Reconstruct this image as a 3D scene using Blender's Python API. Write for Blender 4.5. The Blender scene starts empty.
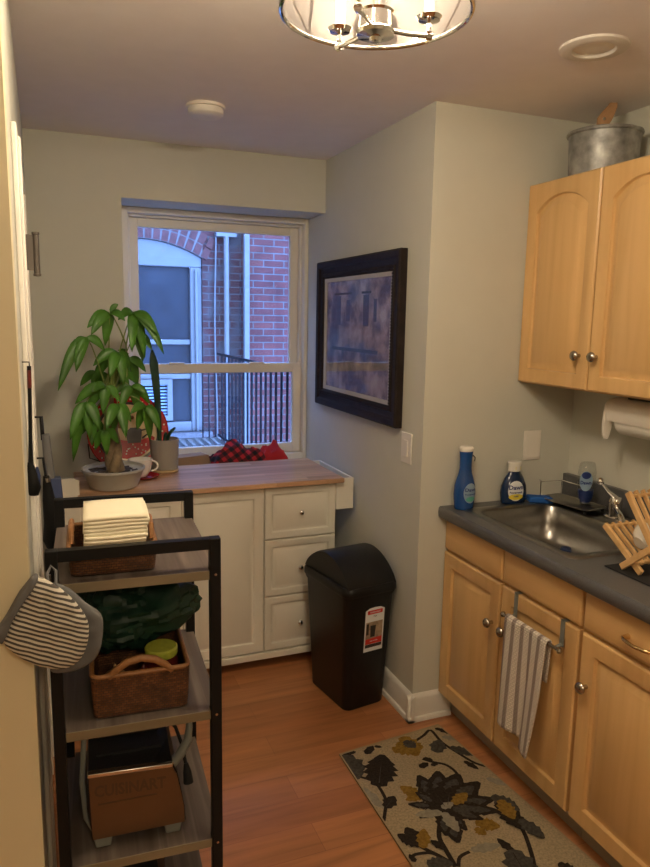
import bpy, bmesh, math, random
from mathutils import Vector, Matrix, noise
random.seed(7)
PI = math.pi
S = bpy.context.scene
COL = S.collection
CAM = Vector((0, 0, 1.652)); FPX = 703.16
RT = Vector((0.9293, -0.3688, 0.0175)); DN = Vector((-0.0436, -0.1566, -0.9867)); FW = Vector((0.3666, 0.9162, -0.1616))

def ray(u, v): return RT*((u-325)/FPX) + DN*((v-433.5)/FPX) + FW
def at(u, v, y):                       # point seen at (u,v) standing at depth y
    d = ray(u, v); return CAM + d*(y/d.y)
def fl(u, v, z=0.0):                   # point seen at (u,v) lying at height z
    d = ray(u, v); return CAM + d*((z-CAM.z)/d.z)

# ------------------------------------------------------------------ materials
def newmat(name):
    m = bpy.data.materials.new(name); m.use_nodes = True
    nt = m.node_tree; b = nt.nodes['Principled BSDF']
    return m, nt, b
def N(nt, t, **k):
    n = nt.nodes.new(t)
    for a, v in k.items(): setattr(n, a, v)
    return n
def ramp(nt, stops):
    r = N(nt, 'ShaderNodeValToRGB'); e = r.color_ramp.elements
    while len(e) < len(stops): e.new(0.5)
    for i, (p, c) in enumerate(stops):
        e[i].position = p; e[i].color = (*c, 1)
    return r
def coords(nt, scale=(1, 1, 1), rot=(0, 0, 0)):
    tc = N(nt, 'ShaderNodeTexCoord'); mp = N(nt, 'ShaderNodeMapping')
    mp.inputs['Scale'].default_value = scale; mp.inputs['Rotation'].default_value = rot
    nt.links.new(tc.outputs['Object'], mp.inputs['Vector'])
    return mp.outputs['Vector']
def simple(name, c, rough=0.5, metal=0.0, var=0.06, vs=12, bump=0.0, bs=200, spec=0.5, coat=0):
    m, nt, b = newmat(name); L = nt.links
    nz = N(nt, 'ShaderNodeTexNoise'); nz.inputs['Scale'].default_value = vs; nz.inputs['Detail'].default_value = 4
    L.new(coords(nt), nz.inputs['Vector'])
    r = ramp(nt, [(0.25, tuple(x*(1-var) for x in c)), (0.75, tuple(min(1, x*(1+var)) for x in c))])
    L.new(nz.outputs['Fac'], r.inputs['Fac']); L.new(r.outputs['Color'], b.inputs['Base Color'])
    b.inputs['Roughness'].default_value = rough; b.inputs['Metallic'].default_value = metal
    b.inputs['Specular IOR Level'].default_value = spec
    if coat: b.inputs['Coat Weight'].default_value = coat
    if bump:
        n2 = N(nt, 'ShaderNodeTexNoise'); n2.inputs['Scale'].default_value = bs
        L.new(coords(nt), n2.inputs['Vector'])
        bp = N(nt, 'ShaderNodeBump'); bp.inputs['Strength'].default_value = bump; bp.inputs['Distance'].default_value = 0.002
        L.new(n2.outputs['Fac'], bp.inputs['Height']); L.new(bp.outputs['Normal'], b.inputs['Normal'])
    return m
def wood(name, c1, c2, axis='z', rough=0.4, fine=60, coat=0.0, c3=None):
    m, nt, b = newmat(name); L = nt.links
    sc = {'x': (1.2, fine*.3, fine*.3), 'y': (fine*.3, 1.2, fine*.3), 'z': (fine*.3, fine*.3, 1.2)}[axis]
    nz = N(nt, 'ShaderNodeTexNoise'); nz.inputs['Scale'].default_value = 1.0; nz.inputs['Detail'].default_value = 6; nz.inputs['Distortion'].default_value = 0.6
    L.new(coords(nt, sc), nz.inputs['Vector'])
    r = ramp(nt, [(0.3, c1), (0.7, c2)] if not c3 else [(0.25, c1), (0.5, c2), (0.75, c3)])
    L.new(nz.outputs['Fac'], r.inputs['Fac']); L.new(r.outputs['Color'], b.inputs['Base Color'])
    b.inputs['Roughness'].default_value = rough; b.inputs['Coat Weight'].default_value = coat
    return m
def xz_vec(nt, mode='xz'):
    tc = N(nt, 'ShaderNodeTexCoord'); sp = N(nt, 'ShaderNodeSeparateXYZ'); cb = N(nt, 'ShaderNodeCombineXYZ')
    L = nt.links; L.new(tc.outputs['Object'], sp.inputs[0])
    if mode == 'xz': L.new(sp.outputs['X'], cb.inputs['X']); L.new(sp.outputs['Z'], cb.inputs['Y'])
    if mode == 'sum':
        a = N(nt, 'ShaderNodeMath', operation='ADD'); L.new(sp.outputs['X'], a.inputs[0]); L.new(sp.outputs['Y'], a.inputs[1])
        L.new(a.outputs[0], cb.inputs['X']); L.new(sp.outputs['Z'], cb.inputs['Y'])
    if mode == 'xy': L.new(sp.outputs['X'], cb.inputs['X']); L.new(sp.outputs['Y'], cb.inputs['Y'])
    return cb.outputs[0]
def brickmat(name, c1, c2, mortar, bw=0.213, rh=0.0677, ms=0.012, mode='xz', patch=None):
    m, nt, b = newmat(name); L = nt.links
    t = N(nt, 'ShaderNodeTexBrick'); t.inputs['Scale'].default_value = 1
    t.inputs['Brick Width'].default_value = bw; t.inputs['Row Height'].default_value = rh; t.inputs['Mortar Size'].default_value = ms*.5
    t.inputs['Color1'].default_value = (*c1, 1); t.inputs['Color2'].default_value = (*c2, 1); t.inputs['Mortar'].default_value = (*mortar, 1)
    v = xz_vec(nt, mode); L.new(v, t.inputs['Vector'])
    out = t.outputs['Color']
    nz = N(nt, 'ShaderNodeTexNoise'); nz.inputs['Scale'].default_value = 5; nz.inputs['Detail'].default_value = 6; L.new(v, nz.inputs['Vector'])
    r = ramp(nt, [(0.3, (.72, .72, .72)), (0.7, (1.15, 1.15, 1.15))]); L.new(nz.outputs['Fac'], r.inputs['Fac'])
    mx = N(nt, 'ShaderNodeMix', data_type='RGBA', blend_type='MULTIPLY'); mx.inputs[0].default_value = 1
    L.new(out, mx.inputs[6]); L.new(r.outputs['Color'], mx.inputs[7]); out = mx.outputs[2]
    if patch:
        n2 = N(nt, 'ShaderNodeTexNoise'); n2.inputs['Scale'].default_value = 2.6; n2.inputs['Detail'].default_value = 5; L.new(v, n2.inputs['Vector'])
        r2 = ramp(nt, [(0.5, (0, 0, 0)), (0.6, (1, 1, 1))]); L.new(n2.outputs['Fac'], r2.inputs['Fac'])
        m2 = N(nt, 'ShaderNodeMix', data_type='RGBA'); L.new(r2.outputs['Color'], m2.inputs[0]); L.new(out, m2.inputs[6]); m2.inputs[7].default_value = (*patch, 1); out = m2.outputs[2]
    L.new(out, b.inputs['Base Color']); b.inputs['Roughness'].default_value = 0.9
    bp = N(nt, 'ShaderNodeBump'); bp.inputs['Distance'].default_value = 0.006; bp.invert = True
    L.new(t.outputs['Fac'], bp.inputs['Height']); L.new(bp.outputs['Normal'], b.inputs['Normal'])
    return m
def planks(name):
    m, nt, b = newmat(name); L = nt.links
    t = N(nt, 'ShaderNodeTexBrick'); t.offset = 0.37; t.inputs['Scale'].default_value = 1
    t.inputs['Brick Width'].default_value = 1.2; t.inputs['Row Height'].default_value = 0.13; t.inputs['Mortar Size'].default_value = 0.0012
    t.inputs['Color1'].default_value = (.34, .135, .050, 1); t.inputs['Color2'].default_value = (.43, .185, .072, 1); t.inputs['Mortar'].default_value = (.28, .11, .045, 1)
    v = xz_vec(nt, 'xy'); L.new(v, t.inputs['Vector'])
    nz = N(nt, 'ShaderNodeTexNoise'); nz.inputs['Scale'].default_value = 1; nz.inputs['Detail'].default_value = 7; nz.inputs['Distortion'].default_value = .8
    L.new(coords(nt, (2.2, 26, 1)), nz.inputs['Vector'])
    r = ramp(nt, [(0.25, (.68, .66, .62)), (0.5, (1, 1, 1)), (0.75, (1.22, 1.2, 1.15))]); L.new(nz.outputs['Fac'], r.inputs['Fac'])
    mx = N(nt, 'ShaderNodeMix', data_type='RGBA', blend_type='MULTIPLY'); mx.inputs[0].default_value = 1
    L.new(t.outputs['Color'], mx.inputs[6]); L.new(r.outputs['Color'], mx.inputs[7]); L.new(mx.outputs[2], b.inputs['Base Color'])
    b.inputs['Roughness'].default_value = 0.38
    return m
def butcher(name):
    m, nt, b = newmat(name); L = nt.links
    t = N(nt, 'ShaderNodeTexBrick'); t.offset = 0.4; t.inputs['Scale'].default_value = 1
    t.inputs['Brick Width'].default_value = .42; t.inputs['Row Height'].default_value = 0.042; t.inputs['Mortar Size'].default_value = 0.0004
    t.inputs['Color1'].default_value = (.42, .22, .11, 1); t.inputs['Color2'].default_value = (.66, .42, .25, 1); t.inputs['Mortar'].default_value = (.3, .16, .08, 1)
    L.new(xz_vec(nt, 'xy'), t.inputs['Vector'])
    nz = N(nt, 'ShaderNodeTexNoise'); nz.inputs['Scale'].default_value = 1; nz.inputs['Detail'].default_value = 6
    L.new(coords(nt, (3, 50, 1)), nz.inputs['Vector'])
    r = ramp(nt, [(0.3, (.8, .8, .8)), (0.7, (1.15, 1.15, 1.15))]); L.new(nz.outputs['Fac'], r.inputs['Fac'])
    mx = N(nt, 'ShaderNodeMix', data_type='RGBA', blend_type='MULTIPLY'); mx.inputs[0].default_value = 1
    L.new(t.outputs['Color'], mx.inputs[6]); L.new(r.outputs['Color'], mx.inputs[7]); L.new(mx.outputs[2], b.inputs['Base Color'])
    b.inputs['Roughness'].default_value = 0.33
    return m
def weave(name, c1, c2, s=0.006, mode='sum', rough=.5):
    m, nt, b = newmat(name); L = nt.links
    t = N(nt, 'ShaderNodeTexBrick'); t.offset = .5; t.inputs['Scale'].default_value = 1
    t.inputs['Brick Width'].default_value = s*1.7; t.inputs['Row Height'].default_value = s; t.inputs['Mortar Size'].default_value = s*.16; t.inputs['Mortar Smooth'].default_value = 1
    t.inputs['Color1'].default_value = (*c1, 1); t.inputs['Color2'].default_value = (*c2, 1); t.inputs['Mortar'].default_value = tuple(x*.18 for x in c1)+(1,)
    v = xz_vec(nt, mode); L.new(v, t.inputs['Vector'])
    nz = N(nt, 'ShaderNodeTexNoise'); nz.inputs['Scale'].default_value = 30; L.new(v, nz.inputs['Vector'])
    r = ramp(nt, [(0.35, (.6, .6, .6)), (0.65, (1.2, 1.2, 1.2))]); L.new(nz.outputs['Fac'], r.inputs['Fac'])
    mx = N(nt, 'ShaderNodeMix', data_type='RGBA', blend_type='MULTIPLY'); mx.inputs[0].default_value = 1
    L.new(t.outputs['Color'], mx.inputs[6]); L.new(r.outputs['Color'], mx.inputs[7]); L.new(mx.outputs[2], b.inputs['Base Color'])
    b.inputs['Roughness'].default_value = rough
    bp = N(nt, 'ShaderNodeBump'); bp.inputs['Distance'].default_value = 0.003; bp.invert = True
    L.new(t.outputs['Fac'], bp.inputs['Height']); L.new(bp.outputs['Normal'], b.inputs['Normal'])
    return m
def glass(name, tint=(1, 1, 1), rough=0.0, f=1.45, base=0.0):
    m, nt, b = newmat(name); L = nt.links; nt.nodes.remove(b)
    tr = N(nt, 'ShaderNodeBsdfTransparent'); tr.inputs[0].default_value = (*tint, 1)
    gl = N(nt, 'ShaderNodeBsdfGlossy'); gl.inputs['Roughness'].default_value = rough
    f0 = ((f-1)/(f+1))**2+base
    lw = N(nt, 'ShaderNodeLayerWeight'); lw.inputs['Blend'].default_value = .5
    pw = N(nt, 'ShaderNodeMath', operation='POWER'); pw.inputs[1].default_value = 5; L.new(lw.outputs['Facing'], pw.inputs[0])
    ma = N(nt, 'ShaderNodeMath', operation='MULTIPLY_ADD'); ma.inputs[1].default_value = 1-f0; ma.inputs[2].default_value = f0; L.new(pw.outputs[0], ma.inputs[0])
    mx = N(nt, 'ShaderNodeMixShader'); out = nt.nodes['Material Output']; L.new(ma.outputs[0], mx.inputs[0])
    L.new(tr.outputs[0], mx.inputs[1]); L.new(gl.outputs[0], mx.inputs[2]); L.new(mx.outputs[0], out.inputs['Surface'])
    return m
def emit(name, c, s):
    m, nt, b = newmat(name)
    b.inputs['Base Color'].default_value = (*c, 1); b.inputs['Emission Color'].default_value = (*c, 1); b.inputs['Emission Strength'].default_value = s
    return m
def stripes(name, c1, c2, period, duty=.5, vec=(1, 0, 0), rough=.9, knit=0.0):
    m, nt, b = newmat(name); L = nt.links
    tc = N(nt, 'ShaderNodeTexCoord'); dt = N(nt, 'ShaderNodeVectorMath', operation='DOT_PRODUCT'); dt.inputs[1].default_value = vec
    L.new(tc.outputs['Object'], dt.inputs[0])
    mu = N(nt, 'ShaderNodeMath', operation='MULTIPLY'); mu.inputs[1].default_value = 1/period; L.new(dt.outputs['Value'], mu.inputs[0])
    fr = N(nt, 'ShaderNodeMath', operation='FRACT'); L.new(mu.outputs[0], fr.inputs[0])
    r = ramp(nt, [(0, c1), (duty-.06, c1), (duty+.06, c2), (.97, c2)]); L.new(fr.outputs[0], r.inputs['Fac'])
    out = r.outputs['Color']
    if knit:
        v = N(nt, 'ShaderNodeTexBrick'); v.inputs['Scale'].default_value = 1; v.inputs['Brick Width'].default_value = knit*1.6; v.inputs['Row Height'].default_value = knit; v.inputs['Mortar Size'].default_value = knit*.22
        cb = N(nt, 'ShaderNodeCombineXYZ'); sp = N(nt, 'ShaderNodeSeparateXYZ'); L.new(tc.outputs['Object'], sp.inputs[0])
        L.new(sp.outputs['Y'], cb.inputs['X']); L.new(sp.outputs['Z'], cb.inputs['Y']); L.new(cb.outputs[0], v.inputs['Vector'])
        v.inputs['Color1'].default_value = (1, 1, 1, 1); v.inputs['Color2'].default_value = (.9, .9, .9, 1); v.inputs['Mortar'].default_value = (.45, .42, .4, 1)
        mx = N(nt, 'ShaderNodeMix', data_type='RGBA', blend_type='MULTIPLY'); mx.inputs[0].default_value = .65
        L.new(out, mx.inputs[6]); L.new(v.outputs['Color'], mx.inputs[7]); out = mx.outputs[2]
        bp = N(nt, 'ShaderNodeBump'); bp.inputs['Distance'].default_value = 0.003; bp.invert = True
        L.new(v.outputs['Fac'], bp.inputs['Height']); L.new(bp.outputs['Normal'], b.inputs['Normal'])
    L.new(out, b.inputs['Base Color']); b.inputs['Roughness'].default_value = rough
    return m
def plaid(name):
    m, nt, b = newmat(name); L = nt.links
    tc = N(nt, 'ShaderNodeTexCoord'); fs = []
    for v in ((.8, .3, .5), (-.5, .1, .85)):
        dt = N(nt, 'ShaderNodeVectorMath', operation='DOT_PRODUCT'); dt.inputs[1].default_value = v; L.new(tc.outputs['Object'], dt.inputs[0])
        mu = N(nt, 'ShaderNodeMath', operation='MULTIPLY'); mu.inputs[1].default_value = 24; L.new(dt.outputs['Value'], mu.inputs[0])
        fr = N(nt, 'ShaderNodeMath', operation='FRACT'); L.new(mu.outputs[0], fr.inputs[0])
        g = N(nt, 'ShaderNodeMath', operation='GREATER_THAN'); g.inputs[1].default_value = .5; L.new(fr.outputs[0], g.inputs[0]); fs.append(g)
    a = N(nt, 'ShaderNodeMath', operation='ADD'); L.new(fs[0].outputs[0], a.inputs[0]); L.new(fs[1].outputs[0], a.inputs[1])
    h = N(nt, 'ShaderNodeMath', operation='MULTIPLY'); h.inputs[1].default_value = .5; L.new(a.outputs[0], h.inputs[0])
    r = ramp(nt, [(0, (.45, .02, .03)), (.5, (.12, .01, .015)), (1, (.012, .01, .015))]); L.new(h.outputs[0], r.inputs['Fac'])
    L.new(r.outputs['Color'], b.inputs['Base Color']); b.inputs['Roughness'].default_value = .95
    return m
def printmat(name):
    m, nt, b = newmat(name); L = nt.links
    tc = N(nt, 'ShaderNodeTexCoord')
    nz = N(nt, 'ShaderNodeTexNoise'); nz.inputs['Scale'].default_value = 9; nz.inputs['Detail'].default_value = 6; L.new(tc.outputs['Object'], nz.inputs['Vector'])
    r = ramp(nt, [(.36, (.10, .075, .085)), (.47, (.25, .18, .19)), (.55, (.46, .34, .31)), (.64, (.62, .50, .44))]); L.new(nz.outputs['Fac'], r.inputs['Fac'])
    L.new(r.outputs['Color'], b.inputs['Base Color']); b.inputs['Roughness'].default_value = .7
    return m

M = {}
M['wall'] = simple('wall_paint', (.58, .575, .50), .7, var=.015, bump=.04, bs=90, spec=.3)
M['cream'] = simple('wall_paint_lamplit', (.70, .62, .41), .6, var=.02, vs=5, bump=.05, bs=60, spec=.3)  # wall paint again, with warm lamplight put into its colour
M['ceil'] = simple('ceiling_paint', (.84, .79, .77), .9, var=.02, spec=.2)
M['trim'] = simple('white_trim', (.76, .73, .66), .4, var=.02)
M['vinyl'] = simple('window_vinyl', (.74, .70, .60), .4, var=.02)
M['floor'] = planks('floor_planks')
M['maple_z'] = wood('maple_upright', (.60, .365, .145), (.70, .45, .195), 'z', .32, coat=.2)
M['maple_y'] = wood('maple_across', (.59, .355, .14), (.69, .44, .19), 'y', .32, coat=.2)
M['toe'] = simple('toe_board', (.36, .32, .25), .6)
M['counter'] = simple('grey_laminate', (.098, .098, .100), .38, var=.25, vs=300)
M['steel'] = simple('brushed_steel', (.32, .31, .29), .30, 1.0, var=.05, vs=60)
M['chrome'] = simple('chrome', (.8, .78, .75), .08, 1.0, var=.01)
M['nickel'] = simple('satin_nickel', (.45, .41, .35), .25, 1.0, var=.03)
M['brass'] = simple('brass_pull', (.75, .55, .28), .22, 1.0, var=.03)
M['galv'] = simple('galvanised_metal', (.30, .30, .29), .5, .55, var=.5, vs=22)
M['whitecab'] = simple('white_cabinet_paint', (.73, .70, .60), .42, var=.015)
M['butcher'] = butcher('butcher_block')
M['black'] = simple('black_plastic', (.008, .008, .008), .42, var=.1, bump=.12, bs=500, spec=.3)
M['blackmetal'] = simple('black_metal', (.006, .006, .006), .5, var=.1, spec=.25)
M['rubber'] = simple('black_rubber', (.01, .01, .01), .8)
M['shelf'] = wood('rustic_grey_wood', (.045, .032, .025), (.105, .080, .063), 'y', .62, fine=110, c3=(.21, .17, .14))
M['shelfedge'] = wood('shelf_edge_band', (.17, .135, .08), (.23, .185, .115), 'x', .5)
M['wicker'] = weave('brown_wicker', (.11, .038, .013), (.20, .08, .027), .0055)
M['wickertop'] = weave('brown_wicker_flat', (.22, .09, .03), (.38, .17, .06), .0055, 'xy')
M['rattan'] = simple('rattan_handle', (.28, .13, .045), .5, var=.25, vs=90, bump=.4, bs=150)
M['napkin'] = simple('cream_paper', (.92, .86, .66), .85, var=.02)
M['green'] = simple('dark_green_plastic', (.008, .034, .020), .5, var=.35, vs=20, spec=.35)
M['copper'] = simple('bronzed_steel', (.17, .10, .052), .42, .6, var=.12, vs=8)
M['copperlt'] = simple('bronzed_relief', (.13, .085, .05), .45, .6)
M['greyplastic'] = simple('grey_plastic', (.20, .21, .19), .45)
M['toastmesh'] = simple('dark_toaster_top', (.012, .012, .013), .45, var=.6, vs=250)
M['silver'] = simple('silver_edge', (.7, .66, .6), .25, 1.0)
M['stripe'] = stripes('ticking_stripe', (.62, .58, .48), (.075, .068, .06), .0084, .5, (.42, 0, .91))
M['greyfab'] = simple('grey_fabric', (.13, .13, .13), .9, bump=.3, bs=900)
M['towel'] = stripes('towel_stripe', (.86, .80, .70), (.40, .33, .29), .044, .62, (0, 1, 0), .95, knit=.0080)
M['leaf'] = simple('leaf_green', (.062, .19, .018), .42, var=.5, vs=9)
M['leaf'].node_tree.nodes['Principled BSDF'].inputs['Subsurface Weight'].default_value = 0.0
M['leafdark'] = simple('dark_leaf', (.012, .05, .025), .4, var=.4, vs=25)
M['stem'] = simple('green_stem', (.16, .22, .05), .5)
M['bark'] = simple('braided_bark', (.22, .16, .09), .8, var=.35, vs=40, bump=.5, bs=60)
M['soil'] = simple('potting_soil', (.05, .035, .022), .95, var=.8, vs=120, bump=.8, bs=150)
M['potgrey'] = simple('pale_grey_pot', (.42, .41, .36), .5, var=.03)
M['pottaupe'] = simple('taupe_pot', (.30, .27, .23), .6, var=.04)
M['tan'] = simple('tan_ceramic', (.50, .36, .20), .5)
M['ceramic'] = simple('white_ceramic', (.80, .77, .70), .18, var=.01)
M['red'] = simple('red_glaze', (.42, .015, .018), .25)
M['dot'] = simple('white_dots', (.8, .76, .68), .3)
M['platetan'] = simple('tan_glaze', (.66, .48, .27), .3, var=.15, vs=30)
M['platedark'] = simple('dark_glaze', (.03, .02, .02), .3)
M['bluebottle'] = simple('blue_bottle', (.006, .06, .24), .2, coat=.4)
M['navybottle'] = simple('navy_bottle', (.005, .022, .075), .18, coat=.5)
M['labelblue'] = simple('label_silver_blue', (.25, .36, .48), .4)
M['labelwhite'] = simple('label_white', (.78, .80, .80), .4)
M['labelyellow'] = simple('label_yellow', (.75, .62, .05), .4)
M['labelnavy'] = simple('label_navy', (.01, .03, .16), .4)
M['labelteal'] = simple('label_teal', (.10, .42, .30), .4)
M['sponge'] = simple('blue_sponge', (.015, .11, .42), .9, bump=.8, bs=300)
M['clear'] = glass('clear_plastic', (.90, .92, .92), .05, 1.45, .04)
M['pane'] = glass('window_glass', (.93, .97, .99), .0, 1.45)
M['picglass'] = glass('picture_glass', (.97, .97, .97), .0, 1.6, .03)
M['shade'] = glass('shade_glass', (.97, .98, 1), .04, 1.5, .05)
M['bamboo'] = wood('bamboo', (.56, .33, .13), (.72, .46, .21), 'x', .45)
M['whiteplastic'] = simple('white_plastic', (.80, .75, .67), .4, var=.01)
M['paper'] = simple('paper_roll', (.80, .77, .70), .9)
M['frame'] = simple('dark_frame_wood', (.018, .012, .010), .6, var=.4, vs=30, spec=.2)
M['fillet'] = simple('pale_fillet', (.50, .46, .38), .5)
M['print'] = printmat('muted_print')
M['brick'] = brickmat('red_brick', (.150, .040, .033), (.11, .030, .027), (.125, .115, .115))
M['brickpatch'] = brickmat('patched_brick', (.085, .026, .024), (.058, .020, .019), (.10, .095, .095), patch=(.072, .062, .062))
M['brickarch'] = simple('arch_brick', (.11, .042, .038), .9, var=.35, vs=20)
M['mortar'] = simple('pale_mortar', (.16, .155, .155), .95, var=.15)
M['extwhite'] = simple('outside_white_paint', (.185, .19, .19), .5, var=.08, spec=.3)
M['extglass'] = simple('dark_outside_glass', (.030, .036, .044), .3, var=.3, vs=4, spec=.25)
M['iron'] = simple('iron_paint', (.012, .013, .018), .6, spec=.2)
M['stone'] = simple('stone_sill', (.13, .125, .125), .9, var=.3, vs=40)
M['ground'] = simple('alley_concrete', (.2, .2, .2), .95)
M['plaid'] = plaid('red_black_plaid')
M['redcloth'] = simple('plain_red_cloth', (.40, .015, .02), .95)
M['card'] = simple('cardboard', (.34, .22, .13), .85)
M['rugbase'] = simple('beige_rug_pile', (.34, .27, .165), .98, var=.28, vs=140, bump=.9, bs=450, spec=.1)
M['rugdark'] = simple('dark_brown_pile', (.028, .021, .016), .98, var=.35, vs=120, bump=.9, bs=450, spec=.1)
M['ruggrey'] = simple('slate_pile', (.058, .052, .043), .98, var=.4, vs=90, bump=.9, bs=450, spec=.1)
M['rugochre'] = simple('ochre_pile', (.22, .13, .025), .98, var=.4, vs=90, bump=.9, bs=450, spec=.1)
M['rugpale'] = simple('pale_grey_pile', (.25, .225, .165), .98, var=.2, vs=90, bump=.9, bs=450, spec=.1)
M['rugbind'] = simple('rug_binding', (.30, .23, .13), .9)
M['lime'] = simple('lime_lid', (.42, .48, .06), .4, var=.2, vs=60)
M['darkred'] = simple('dark_red_sauce', (.10, .012, .01), .3)
M['onion'] = simple('tan_onion', (.38, .23, .11), .5, var=.25, vs=20)
M['navy'] = simple('navy_plastic', (.02, .035, .10), .4)
M['tubegrey'] = simple('grey_tube', (.13, .13, .13), .5)
M['bronze'] = simple('bronze_hinge', (.12, .105, .09), .45, .6)
M['stickerred'] = simple('sticker_red', (.62, .03, .02), .5)
M['stickerpic'] = simple('sticker_photo', (.36, .27, .18), .5, var=.35, vs=60)
M['stickerdark'] = simple('sticker_dark', (.03, .025, .02), .5)
M['woodknob'] = simple('wooden_paddle', (.38, .21, .10), .5, var=.2, vs=30)
M['bulb'] = emit('lit_bulb', (1, .80, .50), 35)
M['candle'] = simple('candle_sleeve', (.85, .80, .68), .5)
M['diffuser'] = emit('lit_diffuser', (1, .82, .58), 10)
M['lens'] = simple('unlit_lens', (.70, .66, .60), .5)
M['copperitem'] = simple('copper_ornament', (.45, .25, .14), .3, .9)

# ------------------------------------------------------------------ mesh builder
class MB:
    def __init__(s): s.v = []; s.f = []; s.m = []; s.mi = 0; s.T = Matrix()
    def mat(s, i): s.mi = i; return s
    def add(s, vs, fs):
        o = len(s.v); s.v += [s.T @ Vector(p) for p in vs]
        for f in fs: s.f.append([o+i for i in f]); s.m.append(s.mi)
        return s
    def box(s, x0, x1, y0, y1, z0, z1):
        return s.add([(x0, y0, z0), (x1, y0, z0), (x1, y1, z0), (x0, y1, z0), (x0, y0, z1), (x1, y0, z1), (x1, y1, z1), (x0, y1, z1)],
                     [(0, 3, 2, 1), (4, 5, 6, 7), (0, 1, 5, 4), (1, 2, 6, 5), (2, 3, 7, 6), (3, 0, 4, 7)])
    def loops(s, L, close0=True, close1=True):
        n = len(L[0]); vs = [p for l in L for p in l]; fs = []
        for k in range(len(L)-1):
            for i in range(n):
                j = (i+1) % n; fs.append((k*n+i, k*n+j, (k+1)*n+j, (k+1)*n+i))
        if close0: fs.append(tuple(reversed(range(n))))
        if close1: fs.append(tuple((len(L)-1)*n+i for i in range(n)))
        return s.add(vs, fs)
    def lathe(s, prof, c=(0, 0, 0), n=32, sx=1, sy=1, c0=True, c1=True):
        L = [[(c[0]+r*sx*math.cos(2*PI*i/n), c[1]+r*sy*math.sin(2*PI*i/n), c[2]+z) for i in range(n)] for r, z in prof]
        return s.loops(L, c0, c1)
    def tube(s, pts, r, n=8, closed=False):
        P = [Vector(p) for p in pts]; R = r if isinstance(r, (list, tuple)) else [r]*len(P)
        L = []; up = None
        for i, p in enumerate(P):
            if closed: t = P[(i+1) % len(P)]-P[i-1]
            else: t = P[min(i+1, len(P)-1)]-P[max(i-1, 0)]
            t.normalize()
            if up is None: up = t.cross(Vector((0, 0, 1)) if abs(t.z) < .9 else Vector((1, 0, 0))).normalized()
            a = (up - t*up.dot(t)).normalized(); up = a; b = t.cross(a)
            L.append([p+(a*math.cos(2*PI*k/n)+b*math.sin(2*PI*k/n))*R[i] for k in range(n)])
        if closed: L.append(L[0]); return s.loops(L, False, False)
        return s.loops(L)
    def prism(s, poly, d, off=(0, 0, 0)):      # poly of 3-D points extruded by vector d
        P = [Vector(p)+Vector(off) for p in poly]; d = Vector(d)
        return s.loops([P, [p+d for p in P]])
    def poly(s, pts): return s.add(pts, [tuple(range(len(pts)))])
    def grid(s, fn, nu, nv, flip=False):
        vs = [fn(i/nu, j/nv) for j in range(nv+1) for i in range(nu+1)]
        fs = [(j*(nu+1)+i, j*(nu+1)+i+1, (j+1)*(nu+1)+i+1, (j+1)*(nu+1)+i) for j in range(nv) for i in range(nu)]
        if flip: fs = [f[::-1] for f in fs]
        return s.add(vs, fs)
def worldloc(p):
    v = Vector((0, 0, 0))
    while p: v = v+p.location; p = p.parent
    return v
def obj(name, mb, mats, parent=None, bevel=0, seg=2, smooth=True, solid=0, sub=0, W=True, ang=40):
    me = bpy.data.meshes.new(name)
    off = worldloc(parent) if (W and parent) else Vector((0, 0, 0))
    me.from_pydata([tuple(Vector(v)-off) for v in mb.v], [], mb.f)
    if not isinstance(mats, (list, tuple)): mats = [mats]
    for m in mats: me.materials.append(M[m])
    for p, i in zip(me.polygons, mb.m): p.material_index = i
    bm = bmesh.new(); bm.from_mesh(me); bmesh.ops.recalc_face_normals(bm, faces=bm.faces); bm.to_mesh(me); bm.free()
    if smooth:
        me.polygons.foreach_set('use_smooth', [True]*len(me.polygons))
        try: me.set_sharp_from_angle(angle=math.radians(ang))
        except Exception: pass
    o = bpy.data.objects.new(name, me); COL.objects.link(o)
    if parent: o.parent = parent
    if solid: d = o.modifiers.new('solid', 'SOLIDIFY'); d.thickness = solid; d.offset = 0
    if bevel:
        d = o.modifiers.new('bevel', 'BEVEL'); d.width = bevel; d.segments = seg; d.limit_method = 'ANGLE'; d.angle_limit = math.radians(35); d.harden_normals = False
    if sub: d = o.modifiers.new('sub', 'SUBSURF'); d.levels = sub; d.render_levels = sub
    return o
def thing(name, label, cat, loc=(0, 0, 0), group=None, rotz=0):
    o = bpy.data.objects.new(name, None); COL.objects.link(o); o.location = loc; o.rotation_euler = (0, 0, rotz); o.empty_display_size = .05
    o['label'] = label; o['category'] = cat
    if group: o['group'] = group
    return o
def tag(o, label, cat, group=None, kind=None):
    o['label'] = label; o['category'] = cat
    if group: o['group'] = group
    if kind: o['kind'] = kind
    return o
def plab(o, l): o['label'] = l; return o
def struct(name, mb, mats, label=None, **k):
    o = obj(name, mb, mats, **k)
    if k.get('parent') is None:
        o['kind'] = 'structure'
        if label: o['label'] = label
    return o
def origin(o, p):                       # move a top-level mesh's origin to p
    p = Vector(p); o.data.transform(Matrix.Translation(-p)); o.location = p; return o
def text2d(txt, size, bold=0.0):        # flat lettering as (verts2d, faces)
    cu = bpy.data.curves.new('t', 'FONT'); cu.body = txt; cu.size = size; cu.align_x = 'CENTER'; cu.align_y = 'CENTER'; cu.offset = bold; cu.resolution_u = 2
    o = bpy.data.objects.new('t', cu); COL.objects.link(o)
    dg = bpy.context.evaluated_depsgraph_get(); me = bpy.data.meshes.new_from_object(o.evaluated_get(dg))
    vs = [(v.co.x, v.co.y) for v in me.vertices]; fs = [tuple(p.vertices) for p in me.polygons]
    bpy.data.objects.remove(o); bpy.data.curves.remove(cu); bpy.data.meshes.remove(me)
    return vs, fs
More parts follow.
